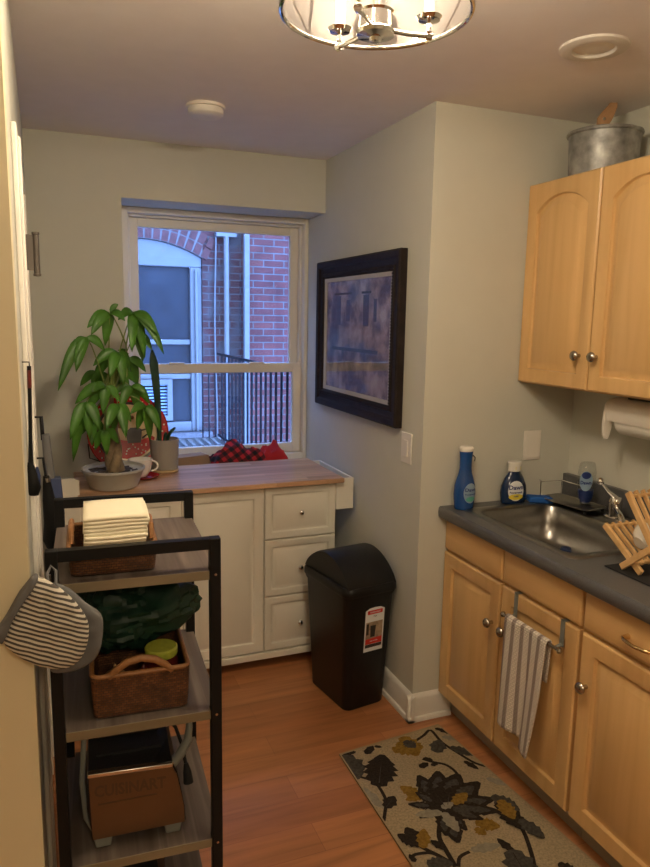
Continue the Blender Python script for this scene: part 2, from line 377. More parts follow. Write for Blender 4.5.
def rrect(x0, x1, y0, y1, r, n=5):
    out = []
    for cx, cy, a0 in ((x1-r, y1-r, 0), (x0+r, y1-r, PI/2), (x0+r, y0+r, PI), (x1-r, y0+r, 3*PI/2)):
        for i in range(n+1):
            a = a0+PI/2*i/n; out.append((cx+r*math.cos(a), cy+r*math.sin(a)))
    return out

# ------------------------------------------------------------------ room shell
CZ = 2.438; LW = -.045; PW = 1.365; SW = 2.38; RW = 2.09; FWY = 3.46; WY = 3.70
struct('floor', MB().box(-1.9, 2.3, -2.4, 3.9, -.05, 0), 'floor')
struct('ceiling', MB().box(-1.9, 2.3, -2.4, 3.75, CZ, CZ+.1), 'ceil')
w = MB().box(-.15, LW, 1.385, 3.75, 0, CZ)
struct('wall_left', w, 'wall')
struct('wall_left_front', MB().box(-1.9, LW+.001, 1.37, 1.47, 0, CZ), 'cream')
# far wall with window recess
w = MB().box(-.15, .36, FWY, 3.86, 0, CZ).box(.36, PW+.1, FWY, 3.86, 2.181, CZ)
w.box(.36, PW+.1, 3.69, 3.86, 0, .86)
struct('wall_back', w, 'wall')
struct('wall_picture', MB().box(PW, RW+.12, SW, 3.86, 0, CZ), 'wall')
struct('wall_right', MB().box(RW, RW+.12, -2.4, SW, 0, CZ), 'wall')
struct('wall_rear', MB().box(-1.9, RW+.12, -2.5, -2.4, 0, CZ), 'wall')
struct('wall_far_left', MB().box(-2.0, -1.9, -2.5, 1.47, 0, CZ), 'cream')
def basebd(name, p0, p1, nrm, h=.115, t=.016):
    p0 = Vector((*p0, 0)); p1 = Vector((*p1, 0)); n = Vector((*nrm, 0))
    prof = [(0, 0), (t+.012, 0), (t+.012, .010), (t+.008, .018), (t, .020), (t, h-.018), (t*.55, h-.004), (0, h)]
    mb = MB().loops([[p0+n*a+Vector((0, 0, b)) for a, b in prof], [p1+n*a+Vector((0, 0, b)) for a, b in prof]])
    return struct(name, mb, 'trim')
basebd('baseboard_picture', (PW, SW-.028), (PW, 3.64), (-1, 0))
basebd('baseboard_side', (PW-.028, SW), (1.54, SW), (0, -1))
basebd('baseboard_back', (LW, FWY), (.36, FWY), (0, -1))
basebd('baseboard_left', (LW, 2.62), (LW, 3.46), (1, 0))
# door on the left wall with casing
d = MB().box(LW, LW+.006, 1.79, 2.50, .01, 2.02)
dr = struct('door_1', d, 'trim')
kn = MB().lathe([(.0, 0), (.012, 0), (.012, .03), (.024, .04), (.026, .055), (.015, .065), (0, .066)], n=16)
struct('trim_1', MB().box(LW, LW+.012, 1.70, 1.785, 0, 2.05).box(LW, LW+.018, 1.765, 1.785, 0, 2.035), 'trim', bevel=.003)
struct('trim_2', MB().box(LW, LW+.012, 2.505, 2.575, 0, 2.05), 'trim', bevel=.003)
struct('trim_3', MB().box(LW, LW+.012, 1.785, 2.505, 2.022, 2.05), 'trim', bevel=.002)
hg = thing('door_hinge', 'dark bronze upper hinge on the edge of the white door at left', 'hinge', (-.03, 1.80, 1.735))
obj('hinge_leaf', MB().box(LW+.006, -.012, 1.797, 1.802, 1.75, 1.83), 'bronze', hg)
hb = MB()
hb.lathe([(.001, 0), (.0085, .001), (.0085, .006), (.0070, .007), (.0070, .094), (.0085, .095), (.0085, .100), (.001, .101)], (-.006, 1.80, 1.736), 16)
obj('knuckle', hb, 'bronze', hg)

# ------------------------------------------------------------------ window
kz = 1.0122
def ws_(mb):
    for i, v in enumerate(mb.v): mb.v[i] = Vector((min(v.x*kz, 1.3645), v.y+.045, min(CAM.z+(v.z-CAM.z)*kz, 2.1808) if v.z > 1 else v.z))
    return mb
win = MB(); X0, X1, Z0, Z1 = .372, 1.364, .861, 2.181
def ring(mb, x0, x1, z0, z1, w, y0, y1, wt=None, wb=None):
    wt = wt or w; wb = wb or w
    mb.box(x0, x0+w, y0, y1, z0, z1); mb.box(x1-w, x1, y0, y1, z0, z1)
    mb.box(x0+w, x1-w, y0, y1, z1-wt, z1); mb.box(x0+w, x1-w, y0, y1, z0, z0+wb)
ring(win, X0, X1, Z0, Z1, .036, 3.655, 3.80)
ring(win, X0+.036, X1-.036, Z0+.036, Z1-.036, .012, 3.70, 3.80)
wo = struct('window_1', ws_(win), 'vinyl', bevel=.003)
us = MB(); ring(us, .42, 1.316, 1.352, 2.133, .044, 3.735, 3.765, wb=.04)
uo = obj('upper_sash', ws_(us), 'vinyl', wo, bevel=.003)
ls = MB(); ring(ls, .41, 1.326, .899, 1.405, .046, 3.695, 3.73, wt=.05, wb=.05)
ls.box(.60, .68, 3.683, 3.70, 1.402, 1.412).box(1.03, 1.11, 3.683, 3.70, 1.402, 1.412)
lo = obj('lower_sash', ws_(ls), 'vinyl', wo, bevel=.003)
obj('pane', ws_(MB().box(.464, 1.272, 3.748, 3.750, 1.392, 2.089)), 'pane', uo)
obj('pane', ws_(MB().box(.456, 1.280, 3.711, 3.713, .949, 1.355)), 'pane', lo)
struct('trim_4', MB().box(.361, 1.364, 3.47, 3.699, .835, .860), 'trim', bevel=.004)
# things on the sill behind the cart
cb = MB(); cb.T = Matrix.Translation((.66, 3.55, .861)) @ Matrix.Rotation(.25, 4, 'Z')
cb.box(-.10, .10, -.045, .045, 0, .085); cb.add([(-.10, -.045, .085), (.10, -.045, .085), (.12, -.03, .035), (-.08, -.03, .035)], [(0, 1, 2, 3)])
tag(origin(obj('cardboard_box', cb, 'card', bevel=.002), (.66, 3.55, .861)), 'low brown cardboard box on the window ledge behind the taupe pot', 'box')
def heap(cx, cy, sx, sy, h, sd, n=26):
    def fn(a, b):
        x = (a-.5)*2; y = (b-.5)*2; r = max(abs(x), abs(y))
        e = max(0, 1-r**2.2)
        z = h*e**.6*(.78+.35*noise.noise(Vector((x*1.8+sd, y*1.8, sd)))+.12*noise.noise(Vector((x*6, y*6, sd))))
        if x > .2: z *= 1-.25*(x-.2)
        return (cx+x*sx*(.93+.1*noise.noise(Vector((y*3, x, sd)))), cy+y*sy, .866+max(0, z))
    return fn
cl = obj('plaid_blanket', MB().grid(heap(.925, 3.55, .155, .082, .165, 1.3), 30, 16), 'plaid', solid=.006)
tag(cl, 'red and black plaid blanket heaped on the window ledge', 'blanket')
cl2 = obj('red_cloth', MB().grid(heap(1.12, 3.56, .085, .075, .135, 4.1), 20, 14), 'redcloth', solid=.006)
tag(cl2, 'plain red cloth bunched at the right of the plaid blanket', 'cloth')

# ------------------------------------------------------------------ outside the window
OY = 7.0
wb_ = MB(); wb_.box(-2.2, .30, OY, OY+.3, -3, 5.5); wb_.box(1.475, 1.87, OY, OY+.3, -3, 5.5)
wb_.box(.30, 1.475, OY, OY+.3, -3, .50)
# part above the arched opening
ap = []
def arch_z(x):  # neighbour's segmental arch, crown at x=.89
    return 2.37-.46*(x-.89)**2
xs = [.30+i*(1.175)/16 for i in range(17)]
for a, b in zip(xs[:-1], xs[1:]):
    wb_.add([(a, OY, arch_z(a)), (b, OY, arch_z(b)), (b, OY, 5.5), (a, OY, 5.5), (a, OY+.3, arch_z(a)), (b, OY+.3, arch_z(b)), (b, OY+.3, 5.5), (a, OY+.3, 5.5)],
            [(0, 1, 2, 3), (4, 7, 6, 5), (0, 4, 5, 1)])
nb = thing('neighbouring_building', 'brick building across the alley with an arched white window', 'building', (0.9, OY, -3))
obj('brick_wall', wb_, 'brickpatch', nb)
obj('brick_wall', MB().box(1.87, 6.5, OY-.10, OY+.3, -3, 5.5), 'brick', nb)
av = MB()
for i in range(17):
    a = .26+i*(1.27)/17; b = a+.060
    za, zb = arch_z(a), arch_z(b); sl = -.92*(a-.89); n = Vector((-sl, 0, 1)).normalized()
    for k in (0, 1):
        p = [Vector((a, OY-.012, za))+n*(.005+k*.112), Vector((b, OY-.012, zb))+n*(.005+k*.112), Vector((b, OY-.012, zb))+n*(.105+k*.112), Vector((a, OY-.012, za))+n*(.105+k*.112)]
        av.prism(p, (0, .03, 0))
obj('brick_arch', av, 'brickarch', nb)
am = MB()
L0, L1 = [], []
for x in xs: L0.append((x, OY-.006, arch_z(x)))
for x in reversed(xs): L0.append((x+.03*(x-.89), OY-.006, arch_z(x)+.235))
am.poly(L0); obj('arch_mortar', am, 'mortar', nb)
nw = MB(); y0 = OY+.02; y1 = OY+.10
nw.box(.30, .83, y0, y1, .50, 2.3); nw.box(1.36, 1.475, y0, y1, .50, 2.12); nw.box(.83, 1.36, y0, y1, .50, .60)
tp = [(x, y0, arch_z(x)) for x in xs]; tp += [(1.475, y0, 2.12), (.30, y0, 2.12)]
nw.prism(tp, (0, .08, 0)); nw.box(.83, 1.36, y0+.02, y1, 1.37, 1.42); nw.box(.83, 1.36, y0+.02, y1, 1.03, 1.08); nw.box(1.40, 1.43, y0-.03, y0, .5, 2.1)
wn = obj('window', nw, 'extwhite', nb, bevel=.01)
obj('pane', MB().box(.83, 1.36, y0+.05, y0+.06, .6, 2.12), 'extglass', wn)
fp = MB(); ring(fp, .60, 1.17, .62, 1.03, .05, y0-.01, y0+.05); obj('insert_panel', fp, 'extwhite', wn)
fs = MB()
for k in range(10): fs.box(.65, 1.12, y0+.02, y0+.035, .68+k*.032, .695+k*.032)
obj('louvre', fs, 'labelblue', wn)
obj('sill', MB().box(.25, 1.55, OY-.08, OY+.1, .38, .50), 'stone', nb)
obj('downspout', MB().tube([(1.70, OY-.07, -3), (1.70, OY-.07, 2.42)], .026, 12).box(1.60, 1.80, OY-.09, OY, 2.42, 2.46), 'extwhite', nb)
obj('downspout', MB().box(1.86, 1.91, OY-.16, OY-.10, -3, 5.4), 'extwhite', nb)
obj('cable', MB().tube([(1.60+.01*math.sin(z*3), OY-.03, z) for z in [i*.3-2.9 for i in range(19)]], .008, 6), 'extwhite', nb)
# alley side so the sky comes only from above
st_ = MB().box(-2.6, -2.2, 3.9, 8, -3, 5.5); o = obj('alley_wall', st_, 'brickpatch'); o['kind'] = 'structure'
o = obj('alley_ground', MB().box(-2.6, 6.5, 3.9, 7.0, -3.1, -3), 'ground'); o['kind'] = 'structure'
# fire escape
fe = thing('fire_escape', 'iron fire escape with grated platform and railing outside the window', 'fire escape', (.9, 4.9, .55))
g = MB()
for i in range(16): g.box(.35+i*.068, .35+i*.068+.010, 4.0, 5.98, .575, .605)
for j in range(4): g.box(.34, 1.39, 4.02+j*.55, 4.035+j*.55, .57, .60)
g.box(.33, 1.41, 3.97, 4.0, .55, .61).box(.33, 1.41, 5.97, 6.0, .55, .61)
obj('grating', g, 'steel', fe)
r = MB(); r.box(1.385, 1.40, 3.92, 6.0, 1.325, 1.345); r.box(1.385, 1.40, 3.92, 6.0, .62, .635)
obj('rail', r, 'iron', fe)
for i in range(17): obj('baluster', MB().box(1.386, 1.399, 4.0+i*.115, 4.013+i*.115, .635, 1.326), 'iron', fe)
r = MB(); r.box(1.24, 1.40, 5.985, 6.0, 1.18, 1.20)
for i in range(3): r.box(1.25+i*.055, 1.26+i*.055, 5.987, 5.998, .6, 1.19)
obj('end_rail', r, 'iron', fe)

# ------------------------------------------------------------------ ceiling fixtures
sd = thing('smoke_detector', 'round white smoke detector on the ceiling near the window', 'smoke detector', (.61, 2.80, CZ))
obj('base', MB().lathe([(.074, 0), (.074, -.010), (.066, -.012)], (.61, 2.80, CZ), 40), 'whiteplastic', sd, bevel=.001)
obj('cover', MB().lathe([(.066, -.012), (.068, -.016), (.066, -.032), (.055, -.040), (.02, -.042), (.001, -.042)], (.61, 2.80, CZ), 40), 'whiteplastic', sd)
rl = thing('recessed_light', 'unlit round recessed ceiling light with white trim ring', 'ceiling light', (1.514, 1.747, CZ))
obj('trim_ring', MB().lathe([(.098, 0), (.097, -.006), (.085, -.011), (.062, -.010), (.058, -.004), (.056, -.001)], (1.514, 1.747, CZ), 48, c0=False, c1=False), 'lens', rl)
obj('lens', MB().lathe([(.058, -.001), (.050, -.0035), (.02, -.005), (.001, -.005)], (1.514, 1.747, CZ), 48), 'paper', rl)
CX, CY = .585, 1.25
ch = thing('chandelier', 'round clear glass chandelier with three lit candles on chrome arms', 'chandelier', (CX, CY, CZ))
obj('canopy', MB().lathe([(.065, 0), (.065, -.012), (.05, -.022), (.012, -.028), (.009, -.03)], (CX, CY, CZ), 40), 'chrome', ch)
obj('stem', MB().lathe([(.006, -.028), (.006, -.27)], (CX, CY, CZ), 12), 'chrome', ch)
obj('glass_shade', MB().lathe([(.186, 2.365), (.187, 2.30), (.184, 2.25), (.172, 2.205)], (CX, CY, 0), 64, c0=False, c1=False), 'shade', ch)
obj('rim', MB().tube([(CX+.172*math.cos(a), CY+.172*math.sin(a), 2.20) for a in [i*2*PI/64 for i in range(64)]], .0045, 8, closed=True), 'chrome', ch)
obj('rim', MB().tube([(CX+.186*math.cos(a), CY+.186*math.sin(a), 2.368) for a in [i*2*PI/64 for i in range(64)]], .005, 8, closed=True), 'chrome', ch)
for a in (45, 165, 285):
    a = math.radians(a); ca, sa = math.cos(a), math.sin(a)
    obj('strut', MB().tube([(CX+.01*ca, CY+.01*sa, 2.39), (CX+.184*ca, CY+.184*sa, 2.37)], .003, 6), 'chrome', ch)
obj('hub', MB().lathe([(.001, 2.148), (.010, 2.150), (.012, 2.156), (.034, 2.160), (.036, 2.166), (.032, 2.170), (.030, 2.196), (.033, 2.20), (.012, 2.204), (.006, 2.21)], (CX, CY, 0), 32), 'chrome', ch)
for a in (108, -12, 228):
    a = math.radians(a); ca, sa = math.cos(a), math.sin(a); P = lambda r, z: (CX+r*ca, CY+r*sa, z)
    obj('arm', MB().tube([P(.02, 2.172), P(.06, 2.168), P(.098, 2.168), P(.100, 2.172), P(.100, 2.20)], .0045, 8).tube([P(.095, 2.168), P(.106, 2.168)], .008, 8), 'chrome', ch)
    obj('drip_cup', MB().lathe([(.004, 2.190), (.020, 2.194), (.024, 2.20), (.022, 2.201), (.004, 2.197)], P(.1, 0), 24), 'chrome', ch)
    obj('candle_sleeve', MB().lathe([(.0095, 2.198), (.0095, 2.275), (.004, 2.277)], P(.1, 0), 16), 'candle', ch)
    obj('bulb', MB().lathe([(.004, 2.277), (.010, 2.287), (.012, 2.298), (.009, 2.315), (.003, 2.333), (.0005, 2.34)], P(.1, 0), 16), 'bulb', ch)
    l = bpy.data.lights.new('candle_light', 'POINT'); l.energy = 5.8; l.color = (1, .82, .58); l.shadow_soft_size = .02
    lo_ = bpy.data.objects.new('candle_light', l); COL.objects.link(lo_); lo_.parent = ch; lo_.location = Vector(P(.1, 2.352))-Vector((CX, CY, CZ))
# lamp of the room behind the camera
dl = thing('flush_ceiling_lamp', 'lit round flush ceiling lamp of the room behind the viewer', 'ceiling light', (.2, -1.0, CZ))
obj('base', MB().lathe([(.17, 0), (.17, -.02), (.16, -.025)], (.2, -1.0, CZ), 40), 'chrome', dl)
obj('diffuser', MB().lathe([(.16, -.025), (.155, -.05), (.12, -.08), (.06, -.095), (.001, -.10)], (.2, -1.0, CZ), 40), 'diffuser', dl)
l = bpy.data.lights.new('flush_lamp_light', 'POINT'); l.energy = 15; l.color = (1, .80, .54); l.shadow_soft_size = .15
lo_ = bpy.data.objects.new('flush_lamp_light', l); COL.objects.link(lo_); lo_.parent = dl; lo_.location = (0, 0, -.18)

# ------------------------------------------------------------------ panel doors
def panel(W_, H_, t, m, rise=0, mb=None, T=None, n=14, groove=.013, bev=.026, style='raised'):
    """door slab in local x (0..W) z (0..H), front towards -y"""
    mb = mb or MB(); oldT = mb.T.copy()
    if T is not None: mb.T = T
    def loop(mm, y, rise_, outer=False):
        pts = []
        x0, x1, z0, z1 = mm, W_-mm, mm, H_-mm
        if outer: x0, x1, z0, z1 = mm, W_-mm, mm, H_-mm
        zs = z1-rise_
        pts += [(x0, y, z0), (x1, y, z0), (x1, y, (z0+zs)/2)]
        for i in range(n+1):
            s_ = i/n; x = x1+(x0-x1)*s_
            if outer or rise_ == 0: z = z1
            else:
                q = abs(2*s_-1); e = .10
                z = zs if q > 1-e*.0 and False else zs+rise_*(1-(q**2.3))
                if q > .90: z -= .012*(q-.90)/.10*0
            pts.append((x, y, z))
        pts.append((x0, y, (z0+zs)/2))
        return pts
    b = .005
    L = [loop(0, t, 0, True), loop(0, b, 0, True), loop(b, 0, 0, True), loop(m-.006, 0, rise), loop(m-.002, .002, rise), loop(m, groove*.8, rise), loop(m+.002, groove, rise), loop(m+.006, groove, rise), loop(m+.006+bev, .0020, rise), loop(m+.008+bev, .0010, rise)]
    mb.loops(L); mb.T = oldT
    return mb
def Tface_x(xf, y0, z0):   # panel facing -x; local x runs towards -y (left edge at y0)
    return Matrix(((0, 1, 0, xf), (-1, 0, 0, y0), (0, 0, 1, z0), (0, 0, 0, 1)))
def knob(parent, c, axis, mat_='nickel', s=1.18, name='knob'):
    prof = [(.006*s, 0), (.0055*s, .010*s), (.007*s, .014*s), (.0145*s, .018*s), (.0155*s, .022*s), (.013*s, .027*s), (.007*s, .030*s), (.0005, .0305*s)]
    mb = MB(); R = Matrix.Rotation(-PI/2, 4, 'Y') if axis == '-x' else Matrix.Rotation(PI/2, 4, 'X')
    mb.T = Matrix.Translation(c) @ R; mb.lathe(prof, n=20)
    return obj(name, mb, mat_, parent)
DX = 1.483; CFX = 1.503
# base cabinets
def base_cab(name, label, y0, y1, doors, drawers, group=None):
    c = thing(name, label, 'cabinet', ((DX+RW)/2, (y0+y1)/2, 0))
    b = MB().box(CFX, RW-.001, y1, y0, .10, .75).box(CFX, CFX+.02, y1, y0, .75, .866).box(CFX+.02, RW-.001, y0-.016, y0, .75, .866).box(CFX+.02, RW-.001, y1, y1+.016, .75, .866)
    obj('carcass', b, 'maple_z', c)
    obj('toe_kick', MB().box(1.555, 1.575, y1, y0, 0, .10), 'toe', c)
    for (a, b_, kside) in doors:
        dd = panel(a-b_, .617, CFX-DX, .058, 0, T=Tface_x(DX, a, .107), n=2)
        do = obj('door', dd, 'maple_z', c)
        ky = b_+.048-.012 if kside == 'r' else a-.036
        knob(do, (DX, ky, .565), '-x')
    for (a, b_, pull) in drawers:
        dd = MB(); dd.T = Tface_x(DX, a, .737); w_ = a-b_; h_ = .120; t = CFX-DX
        L = [[(0, t, 0), (w_, t, 0), (w_, t, h_), (0, t, h_)], [(0, .007, 0), (w_, .007, 0), (w_, .007, h_), (0, .007, h_)], [(.004, .0015, .004), (w_-.004, .0015, .004), (w_-.004, .0015, h_-.004), (.004, .0015, h_-.004)], [(.010, 0, .010), (w_-.010, 0, .010), (w_-.010, 0, h_-.010), (.010, 0, h_-.010)]]
        dd.loops(L); do = obj('drawer' if pull else 'false_drawer_front', dd, 'maple_y', c)
        if pull:
            yc = (a+b_)/2
            pl = MB().tube([(DX, yc+.048, .79), (DX-.02, yc+.048, .79), (DX-.027, yc+.036, .789), (DX-.030, yc, .787), (DX-.027, yc-.036, .789), (DX-.02, yc-.048, .79), (DX, yc-.048, .79)], [.009, .006, .0055, .0055, .0055, .006, .009], 10)
            obj('pull', pl, 'brass', do)
    return c
base_cab('base_cabinet', 'maple sink base cabinet with two doors under the sink', 2.378, 1.583, [(2.374, 1.990, 'r'), (1.980, 1.590, 'l')], [(2.374, 1.990, False), (1.980, 1.590, False)])
base_cab('base_cabinet', 'maple base cabinet with brass drawer pull right of the towel', 1.581, 1.120, [(1.575, 1.127, 'l')], [(1.575, 1.127, True)])
# counter with sink cut-out
ct = thing('countertop', 'dark grey laminate countertop around the steel sink', 'countertop', (1.77, 1.5, .868))
hx0, hx1, hy0, hy1 = 1.535, 2.015, 1.70, 2.28
b = MB()
for (a0, a1, c0, c1) in ((1.457, hx0, 1.12, 2.379), (hx1, RW-.001, 1.12, 2.379), (hx0, hx1, 1.12, hy0), (hx0, hx1, hy1, 2.379)):
    b.box(a0, a1, c0, c1, .868, .914)
o = obj('worktop', b, 'counter', ct)
e = MB(); pr = [(1.457, .868), (1.457-.006, .874), (1.457-.008, .891), (1.457-.006, .908), (1.457, .914)]
e.loops([[(x, 1.12, z) for x, z in pr], [(x, 2.379, z) for x, z in pr]]); obj('rounded_edge', e, 'counter', ct)
obj('backsplash', MB().box(2.062, RW-.001, 1.12, 2.379, .9145, 1.012), 'counter', ct, bevel=.004)
# sink
sk = thing('sink', 'stainless steel single basin sink set in the grey counter', 'sink', (1.77, 1.99, .76))
def rl_(x0, x1, y0, y1, r, z): return [(x, y, z) for x, y in rrect(x0, x1, y0, y1, r, 6)]
b = MB(); b.loops([rl_(1.512, 2.045, 1.675, 2.305, .035, .9145), rl_(1.515, 2.042, 1.678, 2.302, .035, .9185), rl_(1.522, 2.035, 1.685, 2.295, .03, .920),
    rl_(1.545, 1.925, 1.712, 2.268, .055, .917), rl_(1.552, 1.918, 1.719, 2.261, .055, .908), rl_(1.560, 1.910, 1.727, 2.253, .055, .84), rl_(1.570, 1.900, 1.737, 2.243, .06, .785),
    rl_(1.595, 1.875, 1.762, 2.218, .06, .762), rl_(1.63, 1.84, 1.80, 2.18, .05, .757)], False, True)
obj('basin', b, 'steel', sk, ang=60)
obj('drain', MB().lathe([(.045, .7575), (.042, .761), (.030, .759), (.001, .7585)], (1.735, 1.99, 0), 28), 'chrome', sk)
sp = thing('sink_stopper', 'small navy and chrome sink stopper standing in the basin', 'sink stopper', (1.80, 2.03, .7585))
obj('disc', MB().lathe([(.026, .7585), (.027, .762), (.010, .768), (.008, .79)], (1.80, 2.03, 0), 24), 'chrome', sp)
obj('knob', MB().lathe([(.008, .788), (.019, .792), (.022, .803), (.018, .814), (.001, .818)], (1.80, 2.03, 0), 24), 'navy', sp)
# faucet
fa = thing('faucet', 'chrome single lever faucet with ball handle behind the sink', 'faucet', (1.985, 1.99, .9195))
fx, fy = 1.985, 1.99
obj('base_plate', MB().loops([rl_(fx-.026, fx+.026, fy-.045, fy+.045, .025, .9195), rl_(fx-.026, fx+.026, fy-.045, fy+.045, .025, .928), rl_(fx-.020, fx+.020, fy-.038, fy+.038, .02, .934)]), 'chrome', fa)
obj('body', MB().lathe([(.024, .932), (.023, .95), (.025, .975), (.026, .99), (.020, 1.003), (.001, 1.006)], (fx, fy, 0), 28), 'chrome', fa)
obj('spout', MB().tube([(fx, fy, .962), (fx-.035, fy-.045, .968), (fx-.075, fy-.10, .970), (fx-.10, fy-.135, .964), (fx-.105, fy-.142, .95)], [.014, .012, .011, .011, .012], 14), 'chrome', fa)
obj('lever', MB().tube([(fx, fy, 1.0), (fx-.03, fy+.008, 1.026), (fx-.060, fy+.018, 1.060)], [.011, .006, .0045], 10), 'chrome', fa)
obj('ball_handle', MB().lathe([(.0005, -.015), (.009, -.012), (.0142, -.004), (.0142, .004), (.009, .012), (.0005, .015)], (fx-.064, fy+.019, 1.066), 20), 'chrome', fa)
# caddy and things by the sink
cd = thing('sink_caddy', 'small steel sink caddy tray with wire back in the counter corner', 'caddy', (1.95, 2.19, .921))
ctx = Matrix.Translation((1.955, 2.19, .921)) @ Matrix.Rotation(.12, 4, 'Z')
b = MB(); b.T = ctx; b.loops([[(x, y, .014) for x, y in rrect(-.062, .062, -.125, .125, .02)], [(x, y, .018) for x, y in rrect(-.066, .066, -.129, .129, .02)], [(x, y, .020) for x, y in rrect(-.062, .062, -.125, .125, .02)], [(x, y, .016) for x, y in rrect(-.056, .056, -.119, .119, .02)]])
obj('tray', b, 'steel', cd)
for sx_ in (-.05, .05):
    for sy_ in (-.11, .11):
        b = MB(); b.T = ctx; b.lathe([(.006, 0), (.006, .015)], (sx_, sy_, 0), 10); obj('foot', b, 'rubber', cd)
b = MB(); b.T = ctx; b.tube([(-.05, .123, .018), (-.05, .125, .085), (-.06, .125, .088)], .002, 6).tube([(-.05, .125, .08), (.055, .110, .078), (.060, -.02, .075)], .002, 6).tube([(.055, .11, .018), (.055, .11, .078)], .002, 6)
obj('wire_rail', b, 'chrome', cd)

def wrap(mb, pts, faces, Rf, c, a0, zc, sx=1, sy=1, lift=.0006):
    vs = []
    for s_, z in pts:
        r = Rf(zc+z)+lift; a = a0+s_/max(r, .01); vs.append((c[0]+r*sx*math.cos(a), c[1]+r*sy*math.sin(a), c[2]+zc+z))
    mb.add(vs, faces)
def ell(mb, w_, h_, Rf, c, a0, zc, sx, sy, lift, n=24, rings=5, dz=0):
    pts = [(0, dz)]; fs = []
    for k in range(1, rings+1):
        for i in range(n): pts.append((w_*k/rings*math.cos(2*PI*i/n), dz+h_*k/rings*math.sin(2*PI*i/n)))
    for i in range(n): fs.append((0, 1+i, 1+(i+1) % n))
    for k in range(rings-1):
        for i in range(n):
            a = 1+k*n+i; b_ = 1+k*n+(i+1) % n; fs.append((a, a+n, b_+n, b_))
    wrap(mb, pts, fs, Rf, c, a0, zc, sx, sy, lift)
def rf(prof):
    def f(z):
        for (r0, z0), (r1, z1) in zip(prof[:-1], prof[1:]):
            if z0 <= z <= z1 and z1 > z0: return r0+(r1-r0)*(z-z0)/(z1-z0)
        return prof[-1][0]
    return f
# spray bottle
bc = (1.528, 2.318, .9145)
sbp = [(.030, 0), (.033, .004), (.034, .02), (.037, .06), (.035, .095), (.028, .125), (.023, .145), (.0205, .165), (.021, .20), (.023, .228), (.023, .232)]
sb = thing('spray_bottle', 'tall blue dish spray bottle with white top at counter corner', 'bottle', bc)
obj('bottle', MB().lathe(sbp, bc, 32, 1.25, .95), 'bluebottle', sb)
obj('cap', MB().lathe([(.0225, .232), (.0245, .236), (.0245, .246), (.020, .252), (.001, .253)], bc, 32, 1.25, .95), 'ceramic', sb)
obj('trigger', MB().tube([(bc[0]+.028, bc[1]-.004, bc[2]+.215), (bc[0]+.038, bc[1]-.006, bc[2]+.205), (bc[0]+.036, bc[1]-.006, bc[2]+.19)], .0025, 6), 'black', sb)
A0 = -PI/2-.35+.55
lb = MB(); R_ = rf(sbp)
lb.mat(0); ell(lb, .027, .040, R_, bc, A0, .068, 1.25, .95, .0006)
lb.mat(1); ell(lb, .018, .010, R_, bc, A0, .045, 1.25, .95, .0009)
v_, f_ = text2d('Dawn', .019, .0006); lb.mat(2); wrap(lb, v_, f_, R_, bc, A0, .082, 1.25, .95, .0012)
v_, f_ = text2d('Powerwash', .0095, .0003); wrap(lb, v_, f_, R_, bc, A0, .064, 1.25, .95, .0012)
obj('label', lb, ['labelblue', 'labelteal', 'labelnavy'], sb)
# soap bottle with white cap
bc = (1.770, 2.328, .9145)
dbp = [(.040, 0), (.045, .004), (.048, .02), (.050, .045), (.047, .075), (.036, .105), (.024, .128), (.021, .135)]
db = thing('dish_soap_bottle', 'round navy dish soap bottle with white and yellow cap', 'bottle', bc)
obj('bottle', MB().lathe(dbp, bc, 36, 1.22, .72), 'navybottle', db)
obj('cap', MB().lathe([(.021, .135), (.0235, .136), (.0235, .158), (.026, .170), (.024, .174), (.001, .175)], bc, 32, 1.2, .9), 'ceramic', db)
A0 = -PI/2-.18; R_ = rf(dbp); lb = MB()
lb.mat(0); ell(lb, .031, .041, R_, bc, A0, .058, 1.22, .72, .0006)
lb.mat(1); ell(lb, .028, .0125, R_, bc, A0, .034, 1.22, .72, .0009)
v_, f_ = text2d('Dawn', .024, .0008); lb.mat(2); wrap(lb, v_, f_, R_, bc, A0, .072, 1.22, .72, .0012)
v_, f_ = text2d('Powerwash', .0105, .0004); wrap(lb, v_, f_, R_, bc, A0, .052, 1.22, .72, .0012)
v_, f_ = text2d('refill', .010, .0003); wrap(lb, v_, f_, R_, bc, A0, .036, 1.22, .72, .0012)
obj('label', lb, ['labelwhite', 'labelyellow', 'labelnavy'], db)
lb = MB(); lb.mat(0); wrap(lb, [(-.004, .142), (.020, .142), (.020, .156), (-.004, .156)], [(0, 1, 2, 3)], lambda z: .0235, bc, A0, 0, 1.2, .9, .0008)
obj('cap_sticker', lb, 'labelyellow', db)
# sponge
b = MB(); b.T = Matrix.Translation((1.880, 2.296, .930)) @ Matrix.Rotation(-.35, 4, 'Z') @ Matrix.Rotation(.06, 4, 'Y'); b.box(-.05, .05, -.028, .028, -.012, .012)
b2 = origin(obj('sponge', b, 'sponge', bevel=.006, seg=3), (1.880, 2.296, .918)); tag(b2, 'bright blue sponge lying at the back edge of the sink', 'sponge')
